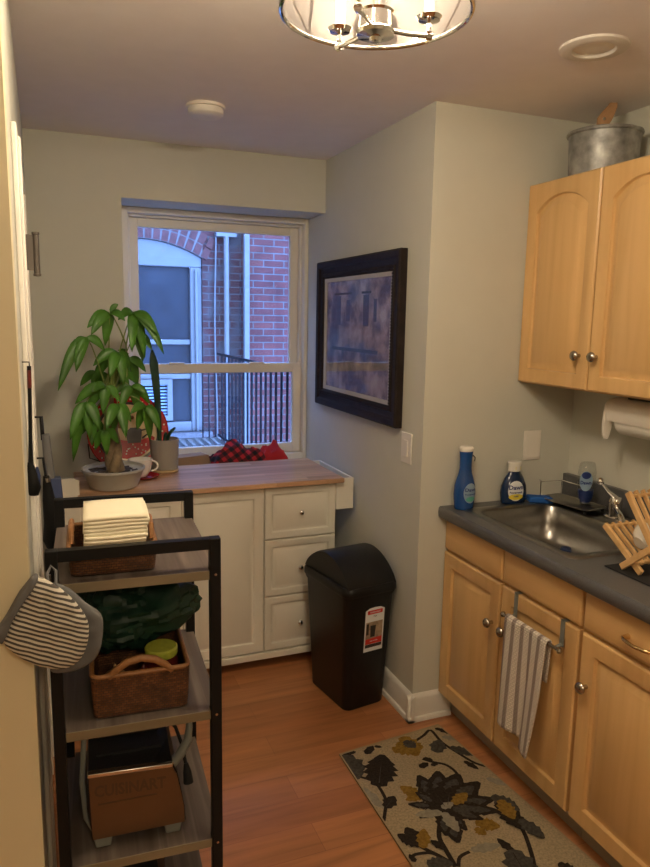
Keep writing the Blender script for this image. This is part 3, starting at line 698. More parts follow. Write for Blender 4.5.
# clear inverted soap bottle
bc = (1.985, 2.15, .942)
cp = [(.022, 0), (.022, .012), (.030, .018), (.034, .035), (.036, .09), (.035, .13), (.030, .158), (.026, .165)]
cs = thing('clear_soap_bottle', 'clear upside down soap bottle with navy soap on sink caddy', 'bottle', bc)
obj('bottle', MB().lathe(cp, bc, 32, 1.1, .8), 'clear', cs)
obj('soap', MB().lathe([(.020, .004), (.028, .019), (.031, .035), (.032, .055), (.001, .056)], bc, 32, 1.05, .75), 'labelnavy', cs)
A0 = -PI/2-.65; R_ = rf(cp); lb = MB(); lb.mat(0); ell(lb, .027, .040, R_, bc, A0, .095, 1.1, .8, .0006); lb.mat(1); ell(lb, .018, .014, R_, bc, A0, .118, 1.1, .8, .0009)
v_, f_ = text2d('Dawn', .019, .0008); lb.mat(1); wrap(lb, v_, f_, R_, bc, A0, .088, 1.1, .8, .0012)
obj('label', lb, ['labelblue', 'labelnavy'], cs)

# wooden dish rack and bowl
mt = origin(obj('drying_mat', MB().box(1.572, 2.04, 1.13, 1.60, .9147, .919), 'rubber', bevel=.002), (1.77, 1.3, .9147)); tag(mt, 'black drying mat under the wooden dish rack', 'mat')
dk = thing('dish_rack', 'folding bamboo dish rack standing on the black mat', 'dish rack', (1.79, 1.45, .919))
def bar(mb, x, p, q, w_=.020, t=.012):     # flat bar lying in a y-z plane
    p = Vector((x, *p)); q = Vector((x, *q)); d_ = (q-p).normalized(); n_ = d_.cross(Vector((1, 0, 0))).normalized(); xv = Vector((t, 0, 0))
    a = [p+n_*w_/2, p-n_*w_/2, p-n_*w_/2+xv, p+n_*w_/2+xv]; mb.loops([a, [v+(q-p) for v in a]])
A1, A2 = (1.646, 1.032), (1.488, .9275); B1, B2 = (1.565, 1.154), (1.385, .9275); C1, C2 = (1.552, .9275), (1.30, 1.145)
lerp = lambda a, b, t: (a[0]+(b[0]-a[0])*t, a[1]+(b[1]-a[1])*t)
for xx in (1.60, 1.965):
    for p, q, o_ in ((A1, A2, 0), (B1, B2, 0), (C1, C2, -.013)):
        f_ = MB(); bar(f_, xx+o_, p, q); obj('side_frame', f_, 'bamboo', dk, bevel=.002)
for (y, z) in (lerp(A1, A2, .04), lerp(A1, A2, .80), lerp(B1, B2, .04), lerp(B1, B2, .66), lerp(C1, C2, .96)):
    obj('cross_rail', MB().box(1.612, 1.965, y-.006, y+.006, z-.006, z+.004), 'bamboo', dk, bevel=.002)
for k in range(12):
    xx = 1.632+k*.0275
    s_ = MB(); bar(s_, xx, lerp(A1, A2, -.01), lerp(A1, A2, .84), .012, .008); obj('slat', s_, 'bamboo', dk)
    s_ = MB(); bar(s_, xx, lerp(B1, B2, -.01), lerp(B1, B2, .70), .012, .008); obj('slat', s_, 'bamboo', dk)
bq = Vector((.90, .05, .38)).to_track_quat('Z', 'Y').to_matrix().to_4x4()
bw = MB(); bw.T = Matrix.Translation((1.668, 1.548, 1.006)) @ bq
bw.lathe([(.001, -.022), (.020, -.022), (.022, -.018), (.036, -.006), (.045, .012), (.047, .024), (.0445, .024), (.042, .012), (.033, -.003), (.001, -.013)], n=36)
bo = origin(obj('bowl', bw, 'ceramic'), (1.668, 1.545, .96)); tag(bo, 'white bowl tilted in the bamboo dish rack', 'bowl')

# towel bar and towel
tb = thing('towel_bar', 'chrome over-door towel bar hooked on the sink cabinet door', 'towel bar', (1.45, 1.765, .626))
BX, BZ = 1.455, .641
obj('rod', MB().tube([(BX, 1.64, BZ), (BX, 1.925, BZ)], .006, 12), 'nickel', tb)
for yy in (1.636, 1.927): obj('end_cap', MB().lathe([(.0005, -.010), (.007, -.008), (.010, 0), (.007, .008), (.0005, .010)], (BX, yy, BZ), 16), 'nickel', tb)
for yy in (1.657, 1.894):
    obj('hook', MB().box(DX-.0035, DX-.0008, yy-.009, yy+.009, BZ, .7285).box(DX-.0035, DX+.018, yy-.009, yy+.009, .7262, .7285).tube([(DX-.003, yy, BZ+.006), (BX, yy, BZ)], .006, 8), 'greyplastic', tb)
def towel(u, v):
    # u across (far -> near), v along: 0 back hem .. top .. 1 front hem
    ya = 1.900; yb = 1.684
    if v < .22: s_ = v/.22; z = .50+(BZ+.002-.50)*s_; x = BX+.010; ya -= .01*(1-s_); yb += .01*(1-s_)
    elif v < .30: a = (v-.22)/.08*PI; x = BX+.010*math.cos(a); z = BZ+.002+.010*math.sin(a)
    else:
        s_ = (v-.30)/.70; z = BZ+.002-s_*.385; x = BX-.010
        ya = 1.900-.012*s_; yb = 1.684+(.024*max(0, (s_-.42)/.58)**1.3)
        x += -.010*math.sin(u*PI*2.4+.4)*(.25+.75*s_)-.010*s_
    y = ya+(yb-ya)*u
    if v > .30 and u > .60:                       # the near edge hangs lower, in a fold
        k = min(1, (u-.60)/.06)*((v-.30)/.70); x -= .012*k; z -= .024*k
    return (x, y, z)
tw = MB().grid(towel, 36, 60)
to = origin(obj('dish_towel', tw, 'towel', solid=.0045, ang=180), (BX, 1.77, BZ)); tag(to, 'cream and grey striped knit dish towel draped over the bar', 'towel')

# ------------------------------------------------------------------ upper cabinet
uc = thing('wall_cabinet', 'maple wall cabinet with two arched panel doors', 'cabinet', (1.94, 1.98, 1.41))
UX = 1.793
obj('carcass', MB().box(UX+.021, RW-.001, 1.58, 2.378, 1.408, 2.178), 'maple_z', uc)
for (a, b_, ky) in ((2.376, 1.986, 2.028), (1.979, 1.586, 1.942)):
    dd = panel(a-b_, .764, .020, .056, .055, T=Tface_x(UX, a, 1.413), n=24)
    do = obj('door', dd, 'maple_z', uc); knob(do, (UX, ky, 1.535), '-x')
# tub on top
tc_ = (1.942, 2.15, 2.1785)
tk = thing('galvanized_tub', 'round galvanized metal tub on top of the wall cabinet', 'tub', tc_)
obj('tub_body', MB().lathe([(.118, 0), (.119, .004), (.126, .146), (.132, .149), (.134, .154), (.132, .159), (.127, .159), (.120, .146), (.114, .006), (.001, .005)], tc_, 48), 'galv', tk)
obj('lid', MB().lathe([(.124, .154), (.10, .158), (.001, .162)], tc_, 48), 'galv', tk)
obj('lid_knob', MB().lathe([(.010, .161), (.010, .172), (.018, .176), (.018, .182), (.001, .186)], (tc_[0]-.005, tc_[1], tc_[2]), 20), 'chrome', tk)
pd = MB(); pd.T = Matrix.Translation((tc_[0]-.012, tc_[1]-.008, tc_[2]+.183)) @ Matrix.Rotation(-.38, 4, 'Z') @ Matrix.Scale(1.40, 4)
pts = [(-.020, 0), (-.020, .018), (-.010, .032), (.006, .050), (.010, .058), (.018, .061), (.027, .057), (.028, .044), (.022, .026), (.015, .010), (.008, 0)]
pd.prism([(x, -.006, z) for x, z in pts], (0, .012, 0))
po = obj('lid_handle', pd, 'woodknob', tk, bevel=.002)
rv = MB(); rv.T = pd.T; rv.tube([(-.006, -.009, .014), (-.006, .009, .014)], .004, 10); obj('rivet', rv, 'chrome', po)
# paper towel holder
pt = thing('paper_towel_holder', 'white plastic paper towel holder mounted under the wall cabinet', 'paper towel holder', (1.97, 1.83, 1.407))
arc = [(1.905, 1.300), (1.893, 1.335), (1.897, 1.36), (1.915, 1.378), (1.95, 1.385), (2.05, 1.386)]
L0 = [(x, z) for x, z in arc]+[(x, z-.004 if i > 2 else z) for i, (x, z) in reversed(list(enumerate([(x+.004, z) for x, z in arc])))]
obj('cover', MB().loops([[(x, 1.983, z) for x, z in L0], [(x, 1.66, z) for x, z in L0]]), 'whiteplastic', pt)
obj('mount', MB().box(1.94, 2.04, 1.70, 1.93, 1.384, 1.4075), 'black', pt)
arm = [(1.893, 1.335), (1.890, 1.29), (1.893, 1.25), (1.903, 1.232), (1.915, 1.232), (1.922, 1.25), (1.935, 1.30), (1.965, 1.322), (2.05, 1.33), (2.05, 1.386), (1.95, 1.385), (1.915, 1.378), (1.897, 1.36)]
for yy in (1.983, 1.66): obj('end_arm', MB().prism([(x, yy, z) for x, z in arm], (0, .012, 0)), 'whiteplastic', pt, bevel=.002)
rlb = MB(); rlb.T = Matrix.Translation((1.965, 1.675, 1.305)) @ Matrix.Rotation(-PI/2, 4, 'X')
rlb.lathe([(.02, 0), (.055, 0), (.055, .28), (.02, .28)], n=36, c0=False, c1=False); rlb.lathe([(.02, 0), (.02, .28)], n=24, c0=False, c1=False)
tag(origin(obj('paper_towel_roll', rlb, 'paper'), (1.965, 1.82, 1.25)), 'white paper towel roll held in the holder under the cabinet', 'paper towel')
# wall plates
wp = thing('wall_plate', 'blank white wall plate on the side wall above the counter', 'wall plate', (1.887, 2.378, 1.143))
obj('plate', MB().box(1.845, 1.930, 2.374, 2.3795, 1.08, 1.205), 'whiteplastic', wp, bevel=.002)
obj('insert', MB().box(1.853, 1.922, 2.3725, 2.375, 1.09, 1.195), 'whiteplastic', wp, bevel=.001)
ws = thing('light_switch', 'white rocker light switch on the wall below the framed picture', 'light switch', (1.363, 2.50, 1.135))
obj('plate', MB().box(1.359, 1.3645, 2.461, 2.546, 1.072, 1.198), 'trim', ws, bevel=.002)
obj('rocker', MB().box(1.356, 1.360, 2.487, 2.520, 1.10, 1.168), 'trim', ws, bevel=.0015)

# ------------------------------------------------------------------ framed picture
pf = thing('framed_picture', 'large dark framed print behind glass on the window-side wall', 'picture', (1.35, 3.01, 1.20))
fy0, fy1, fz0, fz1 = 2.555, 3.480, 1.208, 1.934
def frect(i, x): return [(x, fy0+i, fz0+i), (x, fy1-i, fz0+i), (x, fy1-i, fz1-i), (x, fy0+i, fz1-i)]
obj('frame', MB().loops([frect(0, 1.364), frect(0, 1.335), frect(.008, 1.328), frect(.030, 1.330), (frect(.038, 1.338)), frect(.060, 1.342), frect(.064, 1.337), frect(.078, 1.338), frect(.082, 1.345), frect(.086, 1.347)], True, False), 'frame', pf, smooth=True, ang=20)
bd = MB(); nn = 60
for k in range(62):
    yv = fy0+.070+k*(fy1-fy0-.14)/61
    for zz in (fz0+.071, fz1-.071): bd.box(1.3335, 1.338, yv-.0045, yv+.0045, zz-.005, zz+.005)
for k in range(46):
    zv = fz0+.070+k*(fz1-fz0-.14)/45
    for yy in (fy0+.071, fy1-.071): bd.box(1.3335, 1.338, yy-.005, yy+.005, zv-.0045, zv+.0045)
obj('beading', bd, 'frame', pf)
obj('fillet', MB().loops([frect(.086, 1.347), frect(.086, 1.343), frect(.104, 1.346), frect(.104, 1.350)], False, False), 'fillet', pf)
pm = MB(); pm.mat(0).box(1.352, 1.356, fy0+.10, fy1-.10, fz0+.10, fz1-.10)
cyp, czp = 3.0, 1.56
pm.mat(1); x = 1.3512
for (ya, yb, za, zb, mi) in ((3.20, 3.25, 1.62, 1.76, 1), (3.09, 3.13, 1.64, 1.74, 1), (2.88, 2.94, 1.62, 1.76, 1), (2.80, 2.83, 1.64, 1.74, 1), (2.86, 2.96, 1.765, 1.775, 2), (3.07, 3.28, 1.765, 1.775, 2), (2.78, 3.30, 1.50, 1.515, 2), (2.90, 2.93, 1.46, 1.50, 1), (3.15, 3.18, 1.46, 1.50, 1)):
    pm.mat(mi).box(x, 1.3525, ya, yb, za, zb)
obj('print', pm, ['print', 'platedark', 'ruggrey'], pf)
obj('glass', MB().box(1.3495, 1.3505, fy0+.095, fy1-.095, fz0+.095, fz1-.095), 'picglass', pf)

# ------------------------------------------------------------------ white kitchen cart
kc = thing('kitchen_cart', 'white kitchen cart with drawers, doors and butcher block top', 'cabinet', (.7, 3.2, 0))
FY = 2.985
obj('cabinet_body', MB().box(.155, 1.258, FY+.018, 3.44, .055, .892), 'whitecab', kc)
obj('bottom_rail', MB().box(.150, 1.263, FY-.004, FY+.017, .058, .090), 'whitecab', kc, bevel=.003)
for xx in (.20, 1.215):
    for yy in (3.04, 3.39): obj('leg', MB().lathe([(.018, 0), (.018, .056)], (xx, yy, 0), 12), 'rubber', kc)
def face(x0, x1, z0, z1, name, m, kx, kz):
    T = Matrix.Translation((x0, FY, z0)); dd = panel(x1-x0, z1-z0, .018, m, 0, T=T, n=2, groove=.007, bev=.014)
    o = obj(name, dd, 'whitecab', kc); knob(o, (kx, FY, kz), '-y', 'chrome', .82); return o
face(.158, .527, .095, .886, 'door', .05, .497, .60)
face(.531, .903, .095, .886, 'door', .05, .561, .60)
face(.907, 1.256, .640, .886, 'drawer', .036, 1.08, .762)
face(.907, 1.256, .363, .636, 'drawer', .036, 1.08, .496)
face(.907, 1.256, .095, .359, 'drawer', .036, 1.08, .222)
obj('worktop', MB().box(.105, 1.285, 2.952, 3.456, .8925, .915), 'butcher', kc, bevel=.003)
rk = obj('side_rack', MB().box(1.259, 1.348, 2.99, 3.0, .755, .905).box(1.338, 1.348, 3.0, 3.42, .855, .905).box(1.259, 1.348, 3.42, 3.43, .755, .905).box(1.259, 1.338, 3.0, 3.42, .755, .762), 'whitecab', kc, bevel=.002)
lf = MB()
for yy in (2.995,):
    p = [(x, yy, z) for x, z in rrect(.02, .115, .78, .985, .035, 6)]; p = [q if q[0] < .1 else (.112, q[1], q[2]) for q in p]; lf.prism(p, (0, .012, 0))
lf.tube([(.045, 3.0, .90), (.154, 3.03, .86)], .008, 10); lf.box(.105, .154, 2.997, 3.02, .80, .885)
obj('end_rack', lf, 'whitecab', kc, bevel=.002)

# ------------------------------------------------------------------ things on the cart
WT = .9155
# money tree
pc = (.258, 3.10, WT)
mtp = thing('potted_money_tree', 'leafy potted tree with braided trunk in pale grey pot', 'potted plant', pc)
obj('pot', MB().lathe([(.092, 0), (.100, .004), (.127, .072), (.133, .077), (.133, .086), (.126, .087), (.122, .076), (.10, .066)], pc, 48), 'potgrey', mtp)
def sfn(a, b):
    r = .123*a; t = 2*PI*b; x = r*math.cos(t); y = r*math.sin(t)
    return (pc[0]+x, pc[1]+y, pc[2]+.068+.010*noise.noise(Vector((x*60, y*60, 0))))
obj('soil', MB().grid(sfn, 10, 36), 'soil', mtp)
tr = MB()
for k in range(3):
    pts = []; rr = []
    for i in range(15):
        s_ = i/14; a = k*2*PI/3+s_*5.5; r_ = .021*(1-.45*s_)
        pts.append((pc[0]+.008-.02*s_+r_*math.cos(a), pc[1]+r_*math.sin(a), pc[2]+.062+.325*s_)); rr.append(.023*(1-.42*s_))
    tr.tube(pts, rr, 10)
obj('trunk', tr, 'bark', mtp)
leaf = MB(); stm = MB()
def leaflet(p, q, w_, droop=.02, seedv=0):
    p = Vector(p); q = Vector(q); d_ = q-p; Ln = d_.length
    side = d_.cross(Vector((0.15, -1, .25))).normalized(); nrm = side.cross(d_.normalized())
    n_ = 7; vs = []; fs = []
    for i in range(n_+1):
        s_ = i/n_; c_ = p+d_*s_+Vector((0, 0, 1))*(droop*math.sin(PI*s_)); ww = w_*(math.sin(PI*min(1, s_*.9+.05)**.9)**.8)*(1-.25*s_) if 0 < i < n_ else .0008
        fold = nrm*ww*.30
        vs += [c_-side*ww+fold, c_, c_+side*ww+fold]
    for i in range(n_):
        a = i*3; fs += [(a, a+1, a+4, a+3), (a+1, a+2, a+5, a+4)]
    leaf.add(vs, fs)
top = Vector((pc[0]-.012, pc[1], pc[2]+.37))
clusters = [
 ((110, 313), 3.06, [(87, 328), (91, 335), (105, 346), (125, 321), (118, 304)], 11),
 ((133, 312), 3.10, [(164, 354), (145, 358), (132, 352), (140, 326), (118, 320), (158, 335)], 12),
 ((86, 337), 3.00, [(64, 373), (58, 391), (76, 372), (105, 351), (74, 352)], 12),
 ((118, 352), 3.08, [(93, 366), (92, 385), (110, 378), (131, 372), (124, 386)], 12),
 ((137, 335), 3.16, [(152, 350), (143, 362), (131, 350)], 10),
 ((106, 386), 3.02, [(75, 404), (87, 412), (103, 414), (120, 402), (92, 392)], 11),
 ((86, 402), 3.00, [(70, 440), (73, 462), (90, 440), (100, 430), (80, 425)], 11),
 ((131, 386), 3.10, [(146, 394), (150, 404), (138, 412), (120, 410), (112, 395)], 10),
 ((146, 406), 3.08, [(137, 430), (150, 441), (160, 431), (154, 418), (130, 414)], 12),
 ((118, 404), 3.02, [(113, 432), (126, 438), (131, 422), (106, 430)], 13),
 ((104, 430), 3.00, [(95, 450), (107, 455), (119, 444)], 12),
 ((98, 372), 3.20, [(80, 386), (94, 400), (112, 394), (108, 366)], 11),
 ((120, 372), 3.18, [(137, 384), (128, 398), (112, 396), (104, 386)], 12),
 ((128, 358), 3.22, [(146, 372), (138, 384), (120, 376), (118, 350)], 11),
 ((92, 420), 3.14, [(80, 436), (92, 446), (106, 438)], 10),
]
for (cu, cv), cy, tips, wpx in clusters:
    c_ = at(cu, cv, cy)
    for i, (tu, tv) in enumerate(tips):
        q = at(tu, tv, cy+random.uniform(-.07, .06)); L_ = (q-c_).length
        leaflet(c_, q, min(.026, .165*L_+.005), .16*L_)
    m1 = (top+c_)/2+Vector((0, 0, .03+.02*random.random())); stm.tube([top, (top*.6+m1*.4)+Vector((0, 0, .015)), m1, (m1+c_)/2+Vector((0, 0, .012)), c_], [.004, .0035, .003, .0028, .0022], 6)
for k in range(3): stm.tube([top-Vector((0, 0, .05)), top+Vector((.02*(k-1), .01*k, .04)), at(112+8*k, 365-6*k, 3.12)], [.009, .007, .004], 8)
stm.tube([top, at(127, 375, 3.12), at(126, 345, 3.11), at(120, 330, 3.11), at(112, 314, 3.08)], [.006, .004, .0035, .003, .002], 6)
stm.tube([at(126, 345, 3.11), at(130, 325, 3.11), at(133, 312, 3.10)], [.0035, .003, .002], 6)
obj('foliage', leaf, 'leaf', mtp, solid=.0008, ang=180)
obj('stems', stm, 'stem', mtp)
# second pot
p2 = (.515, 3.345, WT)
sp2 = thing('potted_snake_plant', 'taupe cylinder pot with one tall dark leaf by the window', 'potted plant', p2)
obj('saucer', MB().lathe([(.058, 0), (.064, .003), (.066, .014), (.060, .016)], p2, 40), 'tan', sp2)
obj('pot', MB().lathe([(.058, .014), (.063, .018), (.068, .155), (.068, .159), (.063, .159), (.061, .145), (.02, .143)], p2, 40), 'pottaupe', sp2)
obj('soil', MB().lathe([(.062, .140), (.04, .146), (.001, .148)], p2, 30), 'soil', sp2)
def blade(p, q, w_, bend, nm):
    mb = MB(); p = Vector(p); q = Vector(q); n_ = 14; L = []
    for i in range(n_+1):
        s_ = i/n_; c_ = p+(q-p)*s_+Vector((bend*math.sin(PI*s_), 0, 0)); ww = w_*(.45+.6*s_)*(1 if s_ < .86 else max(.10, (1-s_)/.14)**.6); a = s_*.5-.4
        u_ = Vector((math.cos(a), math.sin(a), 0)); v_ = Vector((-math.sin(a), math.cos(a), 0))
        L.append([c_-u_*ww, c_-v_*.004, c_+u_*ww, c_+v_*.006])
    mb.loops(L); obj(nm, mb, 'leafdark', sp2)
blade((p2[0]-.022, p2[1], WT+.14), at(152, 350, 3.33), .021, .006, 'leaf')
blade((p2[0]+.012, p2[1]-.01, WT+.14), at(175, 427, 3.33), .012, -.01, 'leaf')
blade((p2[0]-.005, p2[1]-.015, WT+.14), at(166, 432, 3.30), .008, 0, 'leaf')
# cup and saucer
c3 = (.388, 3.235, WT)
cu_ = thing('teacup', 'white cup standing behind the money tree pot', 'cup', c3)
obj('cup_body', MB().lathe([(.028, .008), (.030, .010), (.047, .040), (.053, .082), (.055, .088), (.052, .088), (.048, .078), (.040, .03), (.001, .018)], c3, 36), 'ceramic', cu_)
obj('handle', MB().tube([(c3[0]+.046+.030*math.sin(a), c3[1]-.012, WT+.056+.023*math.cos(a)) for a in [PI*i/12 for i in range(13)]], .0042, 8), 'ceramic', cu_)
s3 = MB(); s3.mat(0).lathe([(.04, 0), (.045, .001), (.074, .010), (.076, .013), (.070, .012), (.04, .006), (.001, .005)], (c3[0]+.008, c3[1]-.004, WT), 36)
so = origin(obj('saucer', s3, 'red'), (c3[0], c3[1], WT)); tag(so, 'small red patterned saucer under the white cup', 'saucer')
# decorative plate on wire stand
pl_c = Vector((.353, 3.375, 1.105)); tilt = math.radians(78)
TP = Matrix.Translation(pl_c) @ Matrix.Rotation(tilt, 4, 'X')
dp = thing('decorative_plate', 'round red dotted plate painted with a black coffee pot', 'plate', (pl_c.x, pl_c.y, WT))
b = MB(); b.T = TP; b.mat(1).lathe([(.001, -.004), (.10, -.004), (.182, .010), (.186, .014)], n=56, c0=True, c1=False); b.mat(1).lathe([(.186, .014), (.183, .018), (.178, .0165)], n=56, c0=False, c1=False)
b.mat(1).lathe([(.178, .0165), (.145, .010)], n=56, c0=False, c1=False); b.mat(2).lathe([(.145, .010), (.132, .008)], n=56, c0=False, c1=False); b.mat(0).lathe([(.132, .008), (.10, .002), (.001, .002)], n=56, c0=False, c1=True)
b.mat(3)
for k in range(34):
    a = 2*PI*k/34; r_ = .162+(.006 if k % 2 else -.006); b.lathe([(.004, .0135), (.0035, .0175), (.0005, .018)], (r_*math.cos(a), r_*math.sin(a), 0), 8)
obj('dish', b, ['platetan', 'red', 'platedark', 'dot'], dp)
mo = MB(); mo.T = TP
def flat(poly, h, z0=.0025): mo.prism([(x, y, z0) for x, y in poly], (0, 0, h))
arcp = [(.128*math.cos(a), .128*math.sin(a)) for a in [PI+.25+i*(PI-.5)/20 for i in range(21)]]
mo.mat(1); flat(arcp+[(.11, -.02), (.03, -.045), (-.05, -.03)], .004)
mo.mat(0); flat([(-.005, -.05), (.055, -.05), (.062, .012), (.045, .022), (.01, .022), (-.010, .005)], .008)
mo.tube([(.058, .008, .008), (.085, .014, .008), (.088, -.01, .008), (.062, -.028, .008)], .004, 6)
mo.mat(2)
for k in range(26): 
    x_, y_ = random.uniform(-.09, .10), random.uniform(-.105, -.055); mo.lathe([(.0035, .0065), (.0005, .0075)], (x_, y_, 0), 8)
mo.mat(3); flat([(-.09, .03), (-.03, .02), (-.02, .07), (-.06, .09), (-.10, .07)], .003)
mo.lathe([(.0005, .004), (.009, .006), (.0005, .012)], (.02, .07, 0), 8)
obj('painted_motif', mo, ['platedark', 'red', 'dot', 'rattan'], dp)
pst = thing('plate_stand', 'black wire stand holding the red plate upright', 'plate stand', (.34, 3.36, WT))
for sx_ in (-1, 1):
    x_ = .34+sx_*.105
    obj('wire', MB().tube([(x_-.0, 3.30, WT+.004), (x_, 3.305, WT+.03), (x_, 3.345, WT+.045), (x_, 3.40, WT+.05), (x_, 3.44, WT+.16)], .0035, 8).tube([(x_, 3.345, WT+.045), (x_+sx_*.02, 3.33, WT+.07), (x_+sx_*.06, 3.335, WT+.085), (x_+sx_*.065, 3.34, WT+.15)], .003, 8).tube([(x_, 3.43, WT+.13), (x_, 3.45, WT+.004)], .003, 8), 'blackmetal', pst)
obj('cross_wire', MB().tube([(.235, 3.345, WT+.045), (.445, 3.345, WT+.045)], .003, 8).tube([(.235, 3.44, WT+.13), (.445, 3.44, WT+.13)], .003, 8), 'blackmetal', pst)

# ------------------------------------------------------------------ bin
bn = thing('trash_can', 'black swing-top trash can beside the white cart', 'trash can', (1.200, 2.685, 0), rotz=math.radians(9))
def rr3(w_, d_, r_, z, n=6): return [(x, y, z) for x, y in rrect(-w_/2, w_/2, -d_/2, d_/2, r_, n)]
obj('bin_body', MB().loops([rr3(.195, .295, .03, .0), rr3(.205, .305, .035, .006), rr3(.245, .365, .04, .50), rr3(.258, .378, .04, .515), rr3(.258, .378, .04, .53)]), 'black', bn, W=False)
obj('lid_rim', MB().loops([rr3(.262, .382, .04, .522), rr3(.270, .392, .045, .530), rr3(.268, .390, .045, .552), rr3(.255, .376, .04, .560)]), 'black', bn, W=False)
fl_ = MB(); n_ = 20; La = []
for i in range(n_+1):
    s_ = i/n_; y = -.186+.372*s_; z = .556+.108*max(0, math.sin(PI*s_))**.72
    La.append((y, z))
fl_.loops([[(-.118, y, z) for y, z in La]+[(-.118, .186, .555), (-.118, -.186, .555)], [(-.108, y*.985, z+.004) for y, z in La]+[(-.108, .184, .555), (-.108, -.184, .555)], [(.108, y*.985, z+.004) for y, z in La]+[(.108, .184, .555), (.108, -.184, .555)], [(.118, y, z) for y, z in La]+[(.118, .186, .555), (.118, -.186, .555)]])
obj('swing_lid', fl_, 'black', bn, W=False, ang=50)
sk_ = MB(); fyb = lambda z: -(.305/2+(.365-.305)/2*(z-.006)/.494)-.0012
def stick(poly, mi, lift=0): sk_.mat(mi); sk_.poly([(x, fyb(z)-lift, z) for x, z in poly])
sx0, sx1, sz0, sz1 = -.030, .066, .262, .458
stick([(sx0, sz0), (sx1, sz0), (sx1, sz1-.008), (sx1-.02, sz1+.002), ((sx0+sx1)/2, sz1+.004), (sx0+.02, sz1+.002), (sx0, sz1-.008)], 0)
stick([(sx0+.006, sz0+.058), (sx1-.006, sz0+.058), (sx1-.006, sz0+.135), (sx0+.006, sz0+.135)], 1, .0004)
stick([(sx0+.006, sz0+.034), (sx1-.006, sz0+.034), (sx1-.006, sz0+.062), (sx0+.006, sz0+.058)], 2, .0008)
stick([(sx0+.006, sz0+.018), (sx1-.006, sz0+.018), (sx1-.006, sz0+.033), (sx0+.006, sz0+.033)], 3, .0006)
stick([(sx0+.030, sz0+.066), (sx0+.052, sz0+.066), (sx0+.056, sz0+.118), (sx0+.028, sz0+.118)], 3, .0010)
stick([(sx0+.008, sz0+.078), (sx0+.020, sz0+.078), (sx0+.020, sz0+.128), (sx0+.008, sz0+.128)], 3, .0010)
stick([(x, z) for x, z in rrect(sx0+.010, sx1-.010, sz1-.026, sz1-.008, .004, 3)], 2, .0006)
for txt, size, zc, mi, lf_ in (('Rubbermaid', .0105, sz1-.017, 0, .0012), ('13 gal', .008, sz1-.036, 3, .0008), ('easy to clean', .0075, sz0+.048, 0, .0014)):
    v_, f_ = text2d(txt, size, .0002); sk_.mat(mi); sk_.add([((sx0+sx1)/2+a, fyb(zc+b_)-lf_, zc+b_) for a, b_ in v_], f_)
obj('sticker', sk_, ['labelwhite', 'stickerpic', 'stickerred', 'stickerdark'], bn, W=False)

# ------------------------------------------------------------------ rug
RG = (.985, 1.495, 1.375, 2.275)
def rq(s_, t):  # map rug square onto slightly turned rectangle
    return Vector((.984-.012*t+s_*(.462+.088*t), 2.255-.90*t+.045*s_, 0))
rg = MB()
P = [rq(0, 0), rq(1, 0), rq(1, 1), rq(0, 1)]
rg.mat(0).loops([[p+Vector((0, 0, .001)) for p in P], [p+Vector((0, 0, .007)) for p in P]])
rg.mat(5)
cen = sum(P, Vector())/4
Pi = [p+(cen-p).normalized()*.010 for p in P]
for i in range(4):
    j = (i+1) % 4; rg.add([P[i]+Vector((0, 0, .001)), P[j]+Vector((0, 0, .001)), P[j]+Vector((0, 0, .0085)), P[i]+Vector((0, 0, .0085)), Pi[j]+Vector((0, 0, .0085)), Pi[i]+Vector((0, 0, .0085))], [(0, 1, 2, 3), (3, 2, 4, 5)])
inv = lambda x, y: fl(320+x/3.61, 720+y/3.61, .008)
def clip(poly):
    for i in range(4):
        a = Pi[i]; b = Pi[(i+1) % 4]; n = Vector((-(b-a).y, (b-a).x, 0))
        if n.dot(cen-a) < 0: n = -n
        out = []
        for k in range(len(poly)):
            p, q = poly[k-1], poly[k]; dp, dq = n.dot(Vector((p.x-a.x, p.y-a.y, 0))), n.dot(Vector((q.x-a.x, q.y-a.y, 0)))
            if (dp < 0) != (dq < 0): t = dp/(dp-dq); out.append(p+(q-p)*t)
            if dq >= 0: out.append(q)
        poly = out
        if len(poly) < 3: return []
    return poly
hh = [0.0078]
def motif(pts, mi, lift=0):
    hh[0] += .00003; rg.mat(mi); z = hh[0]+lift*.0003
    pts = clip(pts)
    if not pts: return
    rg.poly([(p.x, p.y, z) for p in pts])
def leafshape(a, b, w_, mi, teeth=4, vein=None, lift=0):
    a = inv(*a); b = inv(*b); d_ = b-a; s_ = Vector((-d_.y, d_.x, 0)); wr = w_/3.61/ (d_.length*330) if False else w_
    pts = []; n_ = teeth*2
    for i in range(n_+1):
        t = i/n_; ww = wr*math.sin(PI*(t*.92+.04))**.8*(1.0 if i % 2 else .72); pts.append(a+d_*(t-(.05 if i % 2 else 0))+s_*ww)
    for i in range(n_, -1, -1):
        t = i/n_; ww = wr*math.sin(PI*(t*.92+.04))**.8*(1.0 if i % 2 else .72); pts.append(a+d_*(t-(.05 if i % 2 else 0))-s_*ww)
    motif(pts, mi, lift)
    if vein is not None:
        q = [a+d_*.1+s_*.012, a+d_*.8, a+d_*.1-s_*.012]; motif(q, vein, lift+1)
